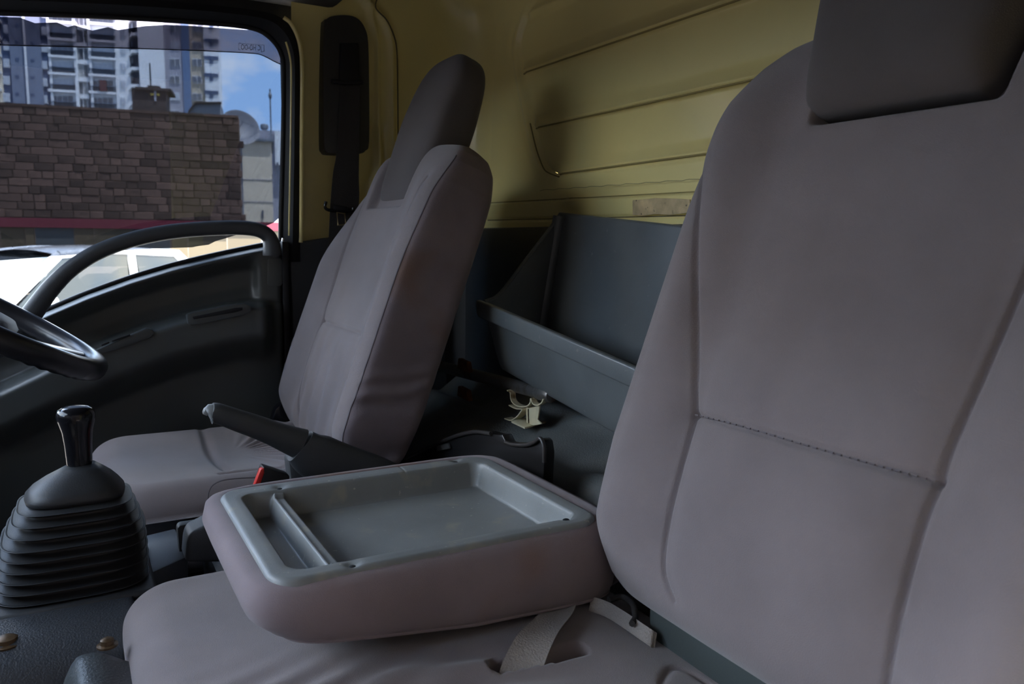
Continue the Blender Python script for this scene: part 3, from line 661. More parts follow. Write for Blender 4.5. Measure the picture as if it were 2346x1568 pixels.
# --- folded middle seat back with moulded tray
ms = thing('folded_middle_seatback', (0.37, 0.95, -0.448), 'middle seat back folded flat, grey plastic tray on top', 'seat back')
ZT = -0.345
bp_top = [onZ(x, y, ZT) for x, y in ((500, 1160), (1085, 1018), (1375, 1135), (600, 1345))]
x0m, x1m, y0m, y1m = 0.140, 0.600, 0.746, 1.124
def bodyrings():
    th = np.linspace(0, 2*np.pi, 160, endpoint=False); rings = []
    c, s = np.cos(th), np.sin(th); n = 9.0
    qx, qy = np.sign(c)*np.abs(c)**(2/n), np.sign(s)*np.abs(s)**(2/n)
    for z, dx0, dy, in_ in ((-0.055, 0.10, 0.10, 0.12), (-0.055, 0.030, 0.022, 0.047), (-0.004, 0.027, 0.020, 0.044), (-0.0005, 0.022, 0.017, 0.038), (0.0, 0.012, 0.012, 0.015), (-0.003, 0.004, 0.006, 0.004), (-0.010, 0.0, 0.0, 0.0), (-0.035, -0.004, -0.003, -0.002),
                            (-0.060, 0.002, -0.001, 0), (-0.078, 0.018, 0.003, 0.002), (-0.086, 0.030, 0.008, 0.005), (-0.090, 0.045, 0.02, 0.015), (-0.091, 0.10, 0.08, 0.08)):
        ax0, ax1, ay0, ay1 = x0m+dx0, x1m-in_, y0m+dy, y1m-dy
        X = (ax0+ax1)/2+qx*(ax1-ax0)/2; Y = (ay0+ay1)/2+qy*(ay1-ay0)/2
        tap = 1-0.06*sst(0.25, 0.05, X); Y = ym_+(Y-ym_)*tap
        zz = ZT+0.001+z*(1-0.25*sst(0.40, 0.15, X)*(in_ < 0.04))-0.012*sst(0.25, 0.60, X)*(-z/0.09)*(in_ < 0.04)
        rings.append(np.stack([X, Y, zz+0*X], 1))
    return rings
ym_ = (y0m+y1m)/2
v, f = loftg(bodyrings()); body = mk('padding', v, f, M['fabric_side'], ms, angle=60)
tube('welt_piping', [p for p in bodyrings()[10]], 0.0022, M['fabric_side'], body, n=6, closed=True)
# tray
tq = dict(A=onZ(527, 1143, ZT), B=onZ(1068, 1034, ZT), C=onZ(1360, 1183, ZT), D=onZ(612, 1345, ZT))
TX0, TX1, TY0, TY1 = 0.158, 0.566, 0.756, 1.090
rec = [onZ(x, y, ZT)[:2] for x, y in ((548, 1143), (1063, 1047), (1322, 1170), (668, 1306))]
RX0, RX1, RY0, RY1 = 0.186, 0.540, 0.784, 1.056
def rrsdf(X, Y, x0, x1, y0, y1, r):
    qx, qy = np.abs(X-(x0+x1)/2)-((x1-x0)/2-r), np.abs(Y-(y0+y1)/2)-((y1-y0)/2-r)
    return r-np.hypot(np.maximum(qx, 0), np.maximum(qy, 0))-np.minimum(np.maximum(qx, qy), 0)
RGX = 0.234
def trayfn(A, B):
    hx, hy, rc = (TX1-TX0)/2, (TY1-TY0)/2, 0.035
    qx, qy = A*hx, B*hy; ex, ey = np.abs(qx)-(hx-rc), np.abs(qy)-(hy-rc); m = (ex > 0) & (ey > 0)
    fac = np.where(m, np.maximum(ex, ey)/np.maximum(np.hypot(ex, ey), 1e-9), 1)
    qx = np.where(m, np.sign(qx)*((hx-rc)+ex*fac), qx); qy = np.where(m, np.sign(qy)*((hy-rc)+ey*fac), qy)
    X, Y = qx+(TX0+TX1)/2, qy+(TY0+TY1)/2
    so = rrsdf(X, Y, TX0, TX1, TY0, TY1, rc); si = rrsdf(X, Y, RX0, RX1, RY0, RY1, 0.018)
    q = np.clip(1-so/0.008, 0, 1); Z = 0.006-0.010*(1-np.sqrt(np.maximum(1-q*q, 0)))
    Z = Z-0.004*sst(0.012, 0.0, -si)*0.3
    Z = Z-0.036*sst(-0.003, 0.009, si)
    rg = np.abs(X-RGX); Z = Z+0.026*sst(0.014, 0.006, rg)*sst(0.0, 0.006, si)
    Z = Z+0.003*sst(RGX, RGX-0.01, X)*sst(0, 0.01, si)
    Z = Z-0.0012*np.exp(-((X-0.42)/0.0012)**2)*(si < 0)*(Y > 1.0)
    for sx_, sy_ in SCR: Z = Z-0.004*np.exp(-((X-sx_)**2+(Y-sy_)**2)/0.0075**2)
    return np.stack([X, Y, ZT+Z], -1)
SCR = [tuple(onZ(x, y, ZT+0.005)[:2]) for x, y in ((640, 1117), (1029, 1048), (1297, 1187), (807, 1294))]
SCR = [(min(max(a, TX0+0.012), TX1-0.012), min(max(b, TY0+0.013), TY1-0.013)) for a, b in SCR]
uu = np.linspace(-1, 1, 240); vv_ = np.linspace(-1, 1, 200)
v, f = gridg(trayfn, uu, vv_); tr = mk('tray', v, f, M['tray'], ms, fix=False)
for a, b in SCR:
    lathe('screw', [(0.0, 0.0), (0.0042, 0.0), (0.0045, 0.0012), (0.003, 0.0022), (0.0, 0.0022)], (a, b, ZT+0.0012), M['black'], tr, n=14)

# lap belt threaded through the bench slot, and its second end by the hinge
def ribbon(name, path, wdir, wid, th, m, par=None, crv=0.0):
    P = smoothpath(path, 8); w = np.array(smoothpath(wdir, 8)); w = w/np.linalg.norm(w, axis=1)[:, None]
    rings = []
    for i in range(len(P)):
        t = P[min(i+1, len(P)-1)]-P[max(i-1, 0)]; t = t/np.linalg.norm(t); n = np.cross(t, w[i]); n = n/np.linalg.norm(n)
        a = np.linspace(-1, 1, 9); up_ = P[i]+a[:, None]*w[i]*wid/2+n*(crv*(1-a[:, None]**2)); dn = up_-n*th
        rings.append(np.concatenate([up_, dn[::-1]]))
    v, f = loftg(rings); return mk(name, v, f, m, par, True, 50)
lb = thing('lap_belt', (0.42, 0.72, -0.45), 'loose grey lap belt webbing threaded through the bench cushion slot', 'seat belt')
pa, pb_ = onZ(1140, 1532, -0.452), onZ(1240, 1530, -0.452)
pc, pd = onZ(1226, 1396, -0.441), onZ(1335, 1380, -0.441)
pm1, pm2 = onZ(1168, 1462, -0.437), onZ(1290, 1455, -0.437)
q = np.array([(pa+pb_)/2+(0.0, 0, -0.03), (pa+pb_)/2+(0.002, 0, -0.004), (pm1+pm2)/2+(0, 0, 0.0), (pc+pd)/2, (pc+pd)/2+(0.05, 0.10, -0.002)])
wv = np.array([pb_-pa, pb_-pa, pm2-pm1, pd-pc, pd-pc])
ribbon('webbing', q, wv, 0.046, 0.0014, M['lapbelt'], lb, 0.003)
e1, e2 = onZ(1400, 1402, -0.445), onZ(1480, 1455, -0.445)
ribbon('webbing_end', [e1+(-0.01, 0.03, 0.0), e1, e2, e2+(0.008, -0.008, -0.006)], [(0.4, 0.3, 0.75)]*4, 0.018, 0.0014, M['lapbelt'], lb)
hl = [onZ(x, y, -0.44) for x, y in ((1395, 1375), (1425, 1368), (1450, 1385), (1455, 1415), (1448, 1430))]
tube('hinge_loop', smoothpath(hl, 6), 0.004, M['belt'], lb, n=8)

# ================================================================== CONTROLS
# --- steering wheel
sw = thing('steering_wheel', (-0.095, 1.62, -0.30), 'black steering wheel with glossy rim at the left edge', 'steering wheel')
SWC = np.array([-0.146, 1.62, -0.128]); sa_ = math.radians(31)
e1 = np.array([math.cos(sa_), 0, -math.sin(sa_)]); e2 = np.array([0, 1.0, 0]); en = np.array([math.sin(sa_), 0, math.cos(sa_)])
th = np.linspace(0, 2*np.pi, 120, endpoint=False)
rp = SWC+0.215*(np.cos(th)[:, None]*e1+np.sin(th)[:, None]*e2)
nn = 20; rings = []
for i in range(120):
    rad = math.cos(th[i])*e1+math.sin(th[i])*e2; ph = np.linspace(0, 2*np.pi, nn, endpoint=False)
    under = 1+0.07*math.sin(th[i]*52)
    rr = np.where(np.sin(ph) < -0.1, under, 1.0)
    rings.append(rp[i]+(0.0165*rr*np.cos(ph))[:, None]*rad+(0.0200*rr*np.sin(ph))[:, None]*en)
rings.append(rings[0]); v, f = loftg(rings, True, False); mk('rim', v, f, M['wheel'], sw)
lathe('hub', [(0.0, -0.05), (0.07, -0.05), (0.085, -0.02), (0.082, 0.0), (0.06, 0.012), (0.0, 0.014)], SWC+en*-0.015, M['wheel'], sw, axis=en, n=36)
hp = lathe('horn_pad', [(0.0, 0.0), (0.072, 0.0), (0.075, 0.006), (0.065, 0.016), (0.03, 0.021), (0.0, 0.022)], SWC-en*0.006, M['pad'], sw, axis=en, n=36, expo=3)
for a in (20, 160, 270):
    d = math.cos(math.radians(a))*e1+math.sin(math.radians(a))*e2
    pts = [SWC+d*0.05-en*0.02, SWC+d*0.12-en*0.016, SWC+d*0.18-en*0.006, SWC+d*0.212]
    v, f = tubeg(smoothpath(pts, 6), np.linspace(0.034, 0.018, 19), 0.009, 16, up=en); mk('spoke', v, f, M['wheel'], sw)
st_ = thing('steering_column', (-0.3, 1.62, -0.45), 'dark steering column shroud under the steering wheel', 'steering column')
v, f = tubeg([SWC-en*0.03, SWC-en*0.10, SWC-en*0.2+(-0.05, 0, 0), SWC-en*0.30+(-0.16, 0, 0.02)], [0.04, 0.055, 0.065, 0.07], None, 20, up=(0, 1, 0)); mk('shroud', v, f, M['darkplastic'], st_)
tube('stalk', [SWC-en*0.07, SWC-en*0.06+e2*-0.12+e1*0.03, SWC-en*0.055+e2*-0.17+e1*0.04], [0.008, 0.008, 0.011], M['black'], st_)

# --- engine cover and floor hump in front of the bench
cons = thing('engine_cover', (0.0, 1.1, Z0), 'dark vinyl engine cover below the gear lever', 'engine cover')
GC = np.array([-0.014, 1.15, -0.452])
prof = [(1.40, Z0), (1.385, -0.60), (1.36, -0.52), (1.33, -0.480), (1.29, -0.471), (1.12, -0.471), (1.08, -0.473), (1.05, -0.481), (1.02, -0.505), (1.0, -0.55), (0.985, -0.63), (0.96, -0.71), (0.70, -0.68), (0.60, -0.71), (0.56, -0.78), (0.55, Z0)]
pr = smoothpath([(0, y, z) for y, z in prof], 6)
xs_ = np.linspace(-0.50, 0.078, 70); rings = []
for x in xs_:
    r = pr.copy(); r[:, 0] = x+0.02*np.sin(pr[:, 1]*7)*0
    sc_ = 1-0.5*sst(-0.3, -0.5, x)**2; r[:, 2] = Z0+(pr[:, 2]-Z0)*sc_
    r[:, 2] -= (0.012*(x+0.1))*(r[:, 2] > -0.6); r[:, 2] = np.minimum(r[:, 2], -0.628 if x > 0.060 else 9)
    rings.append(r)
v, f = loftg(rings, closed=False); mk('cover', v, f, M['console'], cons)
for px, py, rr, bz in ((246, 1481, 0.0090, -0.466), (15, 1476, 0.015, -0.484)):
    p = onZ(px, py, bz)
    b_ = lathe('bolt', [(0, 0), (rr*1.25, 0), (rr*1.25, 0.002), (rr*0.85, 0.003), (rr*0.8, 0.008), (rr*0.4, 0.010), (0, 0.010)], p, M['brass'], cons, n=18)
tn = thing('transmission_tunnel', (0.34, 1.25, Z0), "black vinyl tunnel under the handbrake between driver seat and bench", 'tunnel')
box('cover', 0.175, 0.62, 1.125, 1.375, Z0, -0.515, M['console'], tn, r=0.01)
box('seam_lip', 0.174, 0.621, 1.123, 1.135, -0.53, -0.518, M['black'], tn)
# raised rubber mat in the bottom left corner
hm = thing('floor_mat', (0.02, 0.75, -0.64), 'dark grained rubber mat hump in the bottom left corner', 'floor mat')
def matfn(A, B):
    X, Y = -0.17+0.225*A, 0.50+0.485*B
    Z = -0.720+0.258*sst(0.34, 0.74, A+0.12*(B-0.7))*sst(1.02, 0.93, B)-0.024*sst(0.0, 0.05, X)
    return np.stack([X, Y, Z], -1)
v, f = gridg(matfn, np.linspace(0, 1, 40), np.linspace(0, 1, 40)); mk('mat', v, f, M['humpmat'], hm, fix=False)

# --- gear lever
GC = np.array([-0.014, 1.15, -0.452]); SCL = 1.0435
gl_ = thing('gear_lever', GC, 'black gear lever with glossy knob and rubber bellows boot', 'gear lever')
def sring(cx_, cy_, hx, hy, z, n=64, expo=3.6):
    t = np.linspace(0, 2*np.pi, n, endpoint=False); c, s = np.cos(t), np.sin(t)
    return np.stack([cx_+hx*np.sign(c)*np.abs(c)**(2/expo), cy_+hy*np.sign(s)*np.abs(s)**(2/expo), np.full(n, z)], 1)
rings = []; nf = 9; zb_, zt_ = -0.452, -0.336
for i in range(nf*12+1):
    t = i/(nf*12); ph = (t*nf) % 1.0
    hx = np.interp(t, [0, 0.25, 0.6, 1], [0.086, 0.084, 0.080, 0.060]); hy = hx*0.92
    saw = 0.017*(abs(math.sin(math.pi*ph))**0.9)-0.013
    z = zb_+(zt_-zb_)*t+0.0028*math.sin(2*math.pi*ph)
    rings.append(sring(GC[0]+0.004*t*2, GC[1], hx+saw, hy+saw, z))
v, f = loftg(rings); mk('bellows', v, f, M['boot'], gl_)
box('boot_flange', GC[0]-0.096, GC[0]+0.094, GC[1]-0.090, GC[1]+0.090, -0.462, -0.449, M['boot'], gl_, r=0.006, seg=3)
rings = [sring(GC[0]+0.008+cx_, GC[1], hx, hx*0.9, z, expo=e) for z, hx, e, cx_ in ((-0.340, 0.050, 3.4, 0), (-0.337, 0.0565, 3.4, 0), (-0.331, 0.058, 3.2, 0), (-0.322, 0.051, 3.0, 0.001), (-0.312, 0.040, 2.6, 0.004), (-0.303, 0.027, 2.2, 0.007), (-0.296, 0.016, 2, 0.009), (-0.30, 0.012, 2, 0.009))]
v, f = loftg(rings); mk('boot_cap', v, f, M['boot'], gl_)
kx, kz = onY(182, 1065, 1.15)[0], -0.300
kt = onY(172, 932, 1.15)
kax = np.array([kt[0]-kx, 0, kt[2]-kz]); kl = np.linalg.norm(kax)
lathe('knob', [(0.0, 0.0), (0.0140, 0.0), (0.0155, 0.006), (0.0165, 0.03), (0.0185, 0.048), (0.0222, 0.062), (0.0228, 0.070), (0.0205, 0.0765), (0.0140, 0.0800), (0.006, 0.0810), (0.0, 0.0811)], (kx, 1.15, kz), M['gloss'], gl_, n=32, axis=kax)
tube('lever_rod', [(GC[0]+0.005, 1.15, -0.45), (kx, 1.15, kz)], 0.008, M['black'], gl_)

SCL = 1.0
# --- handbrake
hb = thing('handbrake', (0.36, 1.27, -0.5), 'dark grey handbrake lever between driver seat and folded seat back', 'handbrake')
hpth = smoothpath([onY(x, y, 1.27) for x, y in ((484, 946), (500, 948), (540, 962), (600, 983), (650, 1003), (690, 1018))], 6)
kq = np.linspace(0, 1, len(hpth))
g_ = tube('grip', hpth, 0.014+0.003*kq, M['darkplastic'], hb, rb=np.interp(kq, [0, 0.03, 0.3, 0.7, 1], [0.010, 0.0155, 0.0165, 0.020, 0.026]), n=20, expo=2.4)
tube('end_cap', [onY(477, 951, 1.27), onY(481, 949, 1.27), onY(487, 949, 1.27)], [0.0105, 0.0130, 0.0140], M['chrome'] if False else mat('satin_grey', (0.16, 0.165, 0.165), 0.3), hb, rb=[0.0125, 0.0155, 0.0160], n=18)
tube('release_button', [onY(466, 940, 1.27), onY(469, 941, 1.27), onY(478, 945, 1.27)], [0.004, 0.0062, 0.0062], mat('button_grey', (0.2, 0.2, 0.195), 0.35), hb, n=14)
cpth = smoothpath([onY(x, y, 1.27) for x, y in ((688, 1022), (720, 1045), (780, 1068), (850, 1090), (900, 1110))], 6)
kq = np.linspace(0, 1, len(cpth))
tube('lever_cover', cpth, 0.018+0.006*kq, M['darkplastic'], hb, rb=np.interp(kq, [0, 0.3, 1], [0.030, 0.040, 0.035]), n=20, expo=3)
lp = [onY(x, y, 1.275) for x, y in ((660, 1052), (690, 1030), (720, 1060), (900, 1100), (900, 1200), (672, 1200), (668, 1120))]
prism('lever_base', lp, (0, 0.035, 0), M['darkplastic'], hb, r=0.006)

# --- driver's buckle beside the handbrake
bk = thing('seatbelt_buckle', (0.24, 1.22, -0.45), "black seat belt buckle with red release button beside the driver's cushion", 'seatbelt buckle')
bl = [onY(x, y, 1.225) for x, y in ((604, 1070), (664, 1090), (664, 1140), (578, 1140))]
prism('buckle_body', bl, (0, 0.026, 0), M['black'], bk, r=0.003)
rl = [onY(x, y, 1.2245) for x, y in ((597, 1077), (605, 1073), (606, 1084), (592, 1122), (580, 1122))]
prism('release_button', rl, (0, 0.012, 0), M['red'], bk, r=0.001)
tube('stalk', [onY(620, 1130, 1.237), onY(640, 1200, 1.237), onY(660, 1290, 1.237)], 0.010, M['black'], bk, rb=0.006)

# --- slate plastic bits between the seats
rc1 = thing('seat_rail_cover', (0.14, 1.27, Z0), "slate plastic rail cover between gear boot and driver's seat", 'rail cover')
rp_ = [onZ(x, y, -0.478) for x, y in ((310, 1232), (402, 1210), (430, 1275), (330, 1320))]
prism('cover', rp_, (0, 0, -0.10), M['greytrim'], rc1, r=0.004)
box('foot', 0.09, 0.16, 1.22, 1.30, Z0, -0.57, M['black'], rc1)
bc1 = thing('belt_anchor_cover', (0.2, 1.18, -0.56), 'slate plastic anchor cover under the front of the folded seat back', 'anchor cover')
ap = [onY(x, y, 1.20) for x, y in ((428, 1240), (436, 1222), (495, 1192), (540, 1185), (540, 1290), (424, 1290))]
prism('cover', ap, (0, 0.05, 0), M['greytrim'], bc1, r=0.006, seg=3)
ap2 = [onY(x, y, 1.25) for x, y in ((406, 1212), (412, 1204), (470, 1196), (470, 1280), (412, 1280))]
prism('bracket', ap2, (0, 0.02, 0), M['darkplastic'], bc1, r=0.004)

# ================================================================== DRIVER'S SEAT BELT ON THE PILLAR
sb = thing('seat_belt', onY(790, 640, 1.95), "black seat belt hanging from its pillar cover behind the driver's seat", 'seat belt')
cvp = [onY(x, y, 1.955) for x, y in ((742, 60), (748, 44), (765, 36), (800, 35), (822, 44), (837, 66), (844, 100), (846, 200), (846, 325), (838, 345), (822, 352), (760, 352), (747, 345), (743, 325), (741, 200))]
cov = prism('pillar_cover', smoothpath(cvp, 3, True), (0, 0.05, 0), mat('belt_cover_plastic', (0.040, 0.038, 0.036), 0.5, bump=0.2, bscale=900), sb, r=0.010, seg=4)
prism('guide_plate', [onY(x, y, 1.948) for x, y in ((780, 98), (822, 98), (826, 190), (778, 190))], (0, 0.012, 0), M['black'], cov, r=0.003)
tube('guide_bar', [onY(x, y, 1.943) for x, y in ((760, 186), (790, 190), (830, 188))], 0.006, M['black'], cov)
def strap(name, L, Rr, Y, m, par, th=0.0015):
    a = smoothpath([onY(x, y, Y_) for (x, y), Y_ in zip(L, Y)], 6); b = smoothpath([onY(x, y, Y_) for (x, y), Y_ in zip(Rr, Y)], 6)
    dn = np.array([0, th, 0]); rings = [np.stack([p, q, q+dn, p+dn]) for p, q in zip(a, b)]
    v, f = loftg(rings); return mk(name, v, f, m, par, True, 40)
strap('webbing', [(780, 192), (772, 340), (763, 400), (757, 470), (752, 560), (742, 640), (735, 700)], [(824, 192), (823, 340), (822, 400), (822, 470), (806, 560), (800, 640), (790, 700)], [1.945, 1.942, 1.945, 1.95, 1.955, 1.96, 1.965], M['belt'], sb)
tube('retainer_loop', smoothpath([onY(x, y, 1.942) for x, y in ((747, 462), (745, 474), (752, 481), (780, 485), (806, 484), (810, 476))], 5), 0.004, M['gloss'], sb, n=8)
tg = [onY(x, y, 1.940) for x, y in ((772, 487), (790, 490), (792, 515), (774, 516))]
tube('tongue_plate', np.array(tg), 0.0024, M['tongue'], sb, n=8, closed=True)
prism('tongue_grip', [onY(x, y, 1.941) for x, y in ((764, 470), (796, 474), (796, 490), (766, 488))], (0, 0.008, 0), M['black'], sb, r=0.002)

# ================================================================== BEHIND THE SEATS
# --- rubber covered shelf over the chassis hump
sh = thing('rear_shelf', (0.8, 1.0, Z0), 'grained grey rubber shelf behind the seats', 'shelf')
def shelffn(A, B):
    Y = 0.18+1.80*B
    xk = [0.0, 0.16, 0.30, 0.42, 0.62, 0.80, 1.0]
    X = np.interp(A, xk, [0.648, 0.652, 0.665, 0.70, 0.80, 0.89, 0.960]); Z = np.interp(A, xk, [-0.86, -0.52, -0.44, -0.395, -0.362, -0.335, -0.285])
    bump_ = onZ(1352, 1085, -0.37)
    Z = Z+0.022*np.exp(-((X-bump_[0])/0.030)**2-((Y-bump_[1]+0.03)/0.055)**2)
    Z = Z+0.012*np.exp(-((X-0.86)/0.02)**2)-0.010*np.exp(-((Y-1.10)/0.05)**2)*sst(0.72, 0.64, X)
    Z = Z-0.08*sst(1.45, 1.75, Y)
    return np.stack([X, Y, Z], -1)
aa = smoothpath(np.linspace(0, 1, 8)[:, None], 10)[:, 0]
v, f = gridg(shelffn, np.linspace(0, 1, 90), np.linspace(0, 1, 120)); mk('rubber_cover', v, f, M['rubbermat'], sh, fix=False)
rb_ = onZ(1297, 1032, -0.385)
prism('rust_flake', [rb_+(0, 0, 0.010), rb_+(0.006, 0.002, 0.010), rb_+(0.008, -0.004, 0.012), rb_+(0.002, -0.006, 0.012)], (0, 0, -0.012), M['rust'], sh)

# --- black latch cover of the middle seat
bx_ = thing('seat_latch_cover', (0.62, 1.2, -0.55), 'torn black plastic latch cover behind the folded seat back', 'latch cover')
lc = [onX(x, y, 0.625) for x, y in ((935, 1050), (985, 1026), (1040, 1004), (1085, 992), (1115, 990), (1135, 996), (1150, 996), (1158, 1012), (1166, 1016), (1200, 1018), (1222, 1012), (1236, 1004), (1243, 1012), (1247, 1040), (1243, 1120), (935, 1140))]
prism('cover', lc, (0.02, 0, 0), mat('latch_black', (0.012, 0.011, 0.011), 0.28), bx_, r=0.003)
tube('rim', smoothpath([onX(x, y, 0.622) for x, y in ((930, 1050), (985, 1024), (1040, 1001), (1085, 990), (1125, 994))], 5), 0.004, mat('latch_edge', (0.035, 0.03, 0.028), 0.35), bx_, n=8)
tube('rim', smoothpath([onX(x, y, 0.622) for x, y in ((1158, 1014), (1175, 1019), (1205, 1020), (1225, 1013), (1238, 1005), (1246, 1025), (1247, 1060))], 5), 0.0035, bpy.data.materials['latch_edge'], bx_, n=8)
prism('metal_tab', [onX(x, y, 0.618) for x, y in ((1000, 1022), (1026, 1016), (1030, 1028), (1001, 1034))], (0.003, 0, 0), M['steel'], bx_)
box('stand', 0.63, 0.645, 1.15, 1.35, Z0, -0.42, M['black'], bx_)

# --- jack rod on its ivory clip
cl_b = onX(1206, 973, 0.775)
jr = thing('jack_rod', (0.79, 1.5, -0.33), 'worn steel jack rod lying behind the seats under the bin', 'rod')
ra, rb2 = onX(1262, 906, 0.785), onX(985, 833, 0.80)
tube('rod', [ra, ra*0.55+rb2*0.45, rb2], 0.0135, M['steel'], jr, n=18)
d_ = (rb2-ra)/np.linalg.norm(rb2-ra)
tube('sleeve', [ra-d_*0.004, ra+d_*0.002, ra+d_*0.045, ra+d_*0.048], [0.0125, 0.0150, 0.0150, 0.0135], M['steel'], jr, n=18)
rk = ra+d_*0.36
for oz in (-0.045, 0.02):
    prism('rusty_bracket', [rk+(-0.02, -0.03, oz-0.012), rk+(-0.02, 0.03, oz-0.01), rk+(-0.02, 0.025, oz+0.015), rk+(-0.02, -0.02, oz+0.012)], (0.012, 0, 0), M['rust'], jr, r=0.002)
ic = thing('rod_clip', cl_b, 'ivory plastic clip with hooks holding the jack rod', 'clip')
CX = 0.775
def cp(x, y, X=CX): return onX(x, y, X)
base_ = [onZ(x, y, cl_b[2]) for x, y in ((1171, 969), (1206, 960), (1253, 970), (1202, 984))]
prism('base_plate', base_, (0, 0, 0.004), M['ivory'], ic, r=0.001)
prism('web', [cp(x, y) for x, y in ((1208, 937), (1236, 929), (1231, 962), (1240, 972), (1210, 978))], (0.004, 0, 0), M['ivory'], ic, r=0.001)
prism('web', [cp(x, y) for x, y in ((1204, 934), (1212, 932), (1213, 977), (1206, 977))], (0.016, -0.006, 0), M['ivory'], ic, r=0.001)
def hook(name, pts, w=0.014):
    P = smoothpath([cp(*p) for p in pts], 6); off = np.array([w, 0.004, 0]); th_ = 0.0022
    rings = []
    for i in range(len(P)):
        t = P[min(i+1, len(P)-1)]-P[max(i-1, 0)]; t = t/np.linalg.norm(t); n = np.cross(t, off); n = n/np.linalg.norm(n)*th_/2
        rings.append(np.stack([P[i]-off/2+n, P[i]+off/2+n, P[i]+off/2-n, P[i]-off/2-n]))
    v, f = loftg(rings); mk(name, v, f, M['ivory'], ic, True, 40)
hook('hook', ((1167, 894), (1174, 899), (1176, 915), (1183, 925), (1196, 931), (1212, 930), (1220, 922), (1221, 912)))
hook('hook', ((1222, 912), (1226, 924), (1236, 928), (1246, 922), (1250, 914)))
hook('hook', ((1174, 928), (1190, 935), (1204, 937), (1200, 944), (1194, 952), (1188, 957), (1178, 962), (1164, 958)), 0.020)

# --- grey storage bin leaning behind the seats
bn = thing('storage_bin', (0.83, 1.15, -0.30), 'open grey plastic storage bin tilted behind the passenger seat', 'storage bin')
XF, XB = 0.735, 0.945
FL, FR = onX(1107, 692, XF), onX(1455, 842, XF)
BL_, BR = onX(1283, 492, XB), onX(1560, 523, XB)
dF = (FR-FL)/np.linalg.norm(FR-FL)
LEN = 0.62
dB = (BR-BL_)/np.linalg.norm(BR-BL_)
fb = onX(1146, 845, XF+0.035)                       # lower left corner of the front face
bb_ = BL_+(np.array([-0.04, 0.02, -0.34])); 
def quad(P, Q, u): return P+(Q-P)*u
def binring(t, inset=0.0):
    """outline of the bin cut across its length, from the front rim round the bottom to the back rim"""
    f0, b0 = FL+dF*t, BL_+dB*t
    fbt, bbt = fb+dF*t, bb_+dF*t
    return f0, fbt, bbt, b0
N_ = 40; ts = np.linspace(0, LEN, N_)
def sect(t, ins):
    f0, f1, b1, b0 = binring(t)
    c = (f0+f1+b0+b1)/4
    pts = [f0, f0+(f1-f0)*0.5, f1+(f0-f1)*0.18, f1+(f1*0+(b1-f1))*0.04, f1+(b1-f1)*0.12, f1+(b1-f1)*0.5, b1+(f1-b1)*0.10, b1+(b0-b1)*0.06, b1+(b0-b1)*0.2, b1+(b0-b1)*0.6, b0]
    P = smoothpath(pts, 5)
    if ins:
        t_ = np.gradient(P, axis=0); n = np.cross(t_, dF); n = n/np.linalg.norm(n, axis=1)[:, None]
        n = np.where(((c-P)*n).sum(1)[:, None] < 0, -n, n); P = P+n*ins
    return P
rings = [sect(t, 0.0) for t in ts]; v1, f1_ = loftg(rings, False)
ringsi = [sect(t, 0.005) for t in ts]; v2, f2_ = loftg(ringsi, False, base=len(v1))
V = np.concatenate([v1, v2]); F_ = f1_+f2_; n_ = len(rings[0]); m0 = len(v1)
for k_ in range(N_-1):
    F_.append((k_*n_, (k_+1)*n_, m0+(k_+1)*n_, m0+k_*n_)); F_.append((k_*n_+n_-1, (k_+1)*n_+n_-1, m0+(k_+1)*n_+n_-1, m0+k_*n_+n_-1))
mk('shell', V, F_, M['bin'], bn, angle=50)
for t, sgn in ((0.004, 1), (LEN-0.004, -1)):
    P = sect(t, 0.002); o_ = dF*0.006*sgn
    # end wall: slightly dished top edge from front rim up to the back rim
    topc = smoothpath([P[-1], P[-1]*0.90+P[0]*0.10+(0, 0, -0.004), P[-1]*0.55+P[0]*0.45+(0, 0, -0.012), P[-1]*0.2+P[0]*0.8+(0, 0, -0.02), P[0]], 5)[1:-1]
    prism('end_wall', list(P)+list(topc), o_, M['bin'], bn, angle=30)
    tube('end_rim', [P[-1]]+list(topc)+[P[0]], 0.0045, M['bin'], bn, n=8)
fr_ = [FL+(-0.012, 0.012, 0.004), FL+dF*LEN+(-0.012, 0, 0.004), FL+dF*LEN+(-0.010, 0, -0.030), FL+(-0.010, 0.010, -0.030)]
prism('front_lip', fr_, (0.014, 0, 0), M['bin'], bn, r=0.004, seg=3)
tube('back_rim', [BL_+dB*t for t in np.linspace(0, LEN, 10)], 0.005, M['bin'], bn, n=8)
cr_ = [P for P in (BL_+dB*0.004+(-0.008, -0.006, -0.004), bb_+dF*0.006+(-0.012, -0.010, 0.04))]
tube('inner_corner', cr_, 0.014, M['bin'], bn, n=12)

# ================================================================== OUTSIDE THE DRIVER'S WINDOW
EA = math.radians(102.3)
EE = np.array([math.sin(EA), math.cos(EA), 0]); EN = np.array([-EE[1], EE[0], 0])
if EN[1] < 0: EN = -EN
def ext(px, py, D):
    p = onP(px, py, EN, D); return p@EE, p[2]
def wp(s, z, D): return EE*s+EN*D+np.array([0, 0, z])
def eslab(name, s0, s1, z0, z1, D0, D1, m, parent=None):
    q = [wp(s, z, d) for d in (D0, D1) for s, z in ((s0, z0), (s1, z0), (s1, z1), (s0, z1))]
    return mk(name, q, [(0, 1, 2, 3), (4, 5, 6, 7), (0, 1, 5, 4), (1, 2, 6, 5), (2, 3, 7, 6), (3, 0, 4, 7)], m, parent, smooth=False)
def pxslab(name, x0, y0, x1, y1, D, dep, m, parent=None, proud=0.0):
    xm, ym2 = (x0+x1)/2, (y0+y1)/2
    s0, _ = ext(x0, ym2, D); s1, _ = ext(x1, ym2, D); _, z1 = ext(xm, y0, D); _, z0 = ext(xm, y1, D)
    return eslab(name, s0, s1, z0, z1, D-proud, D+dep, m, parent)
GZ = -CZ
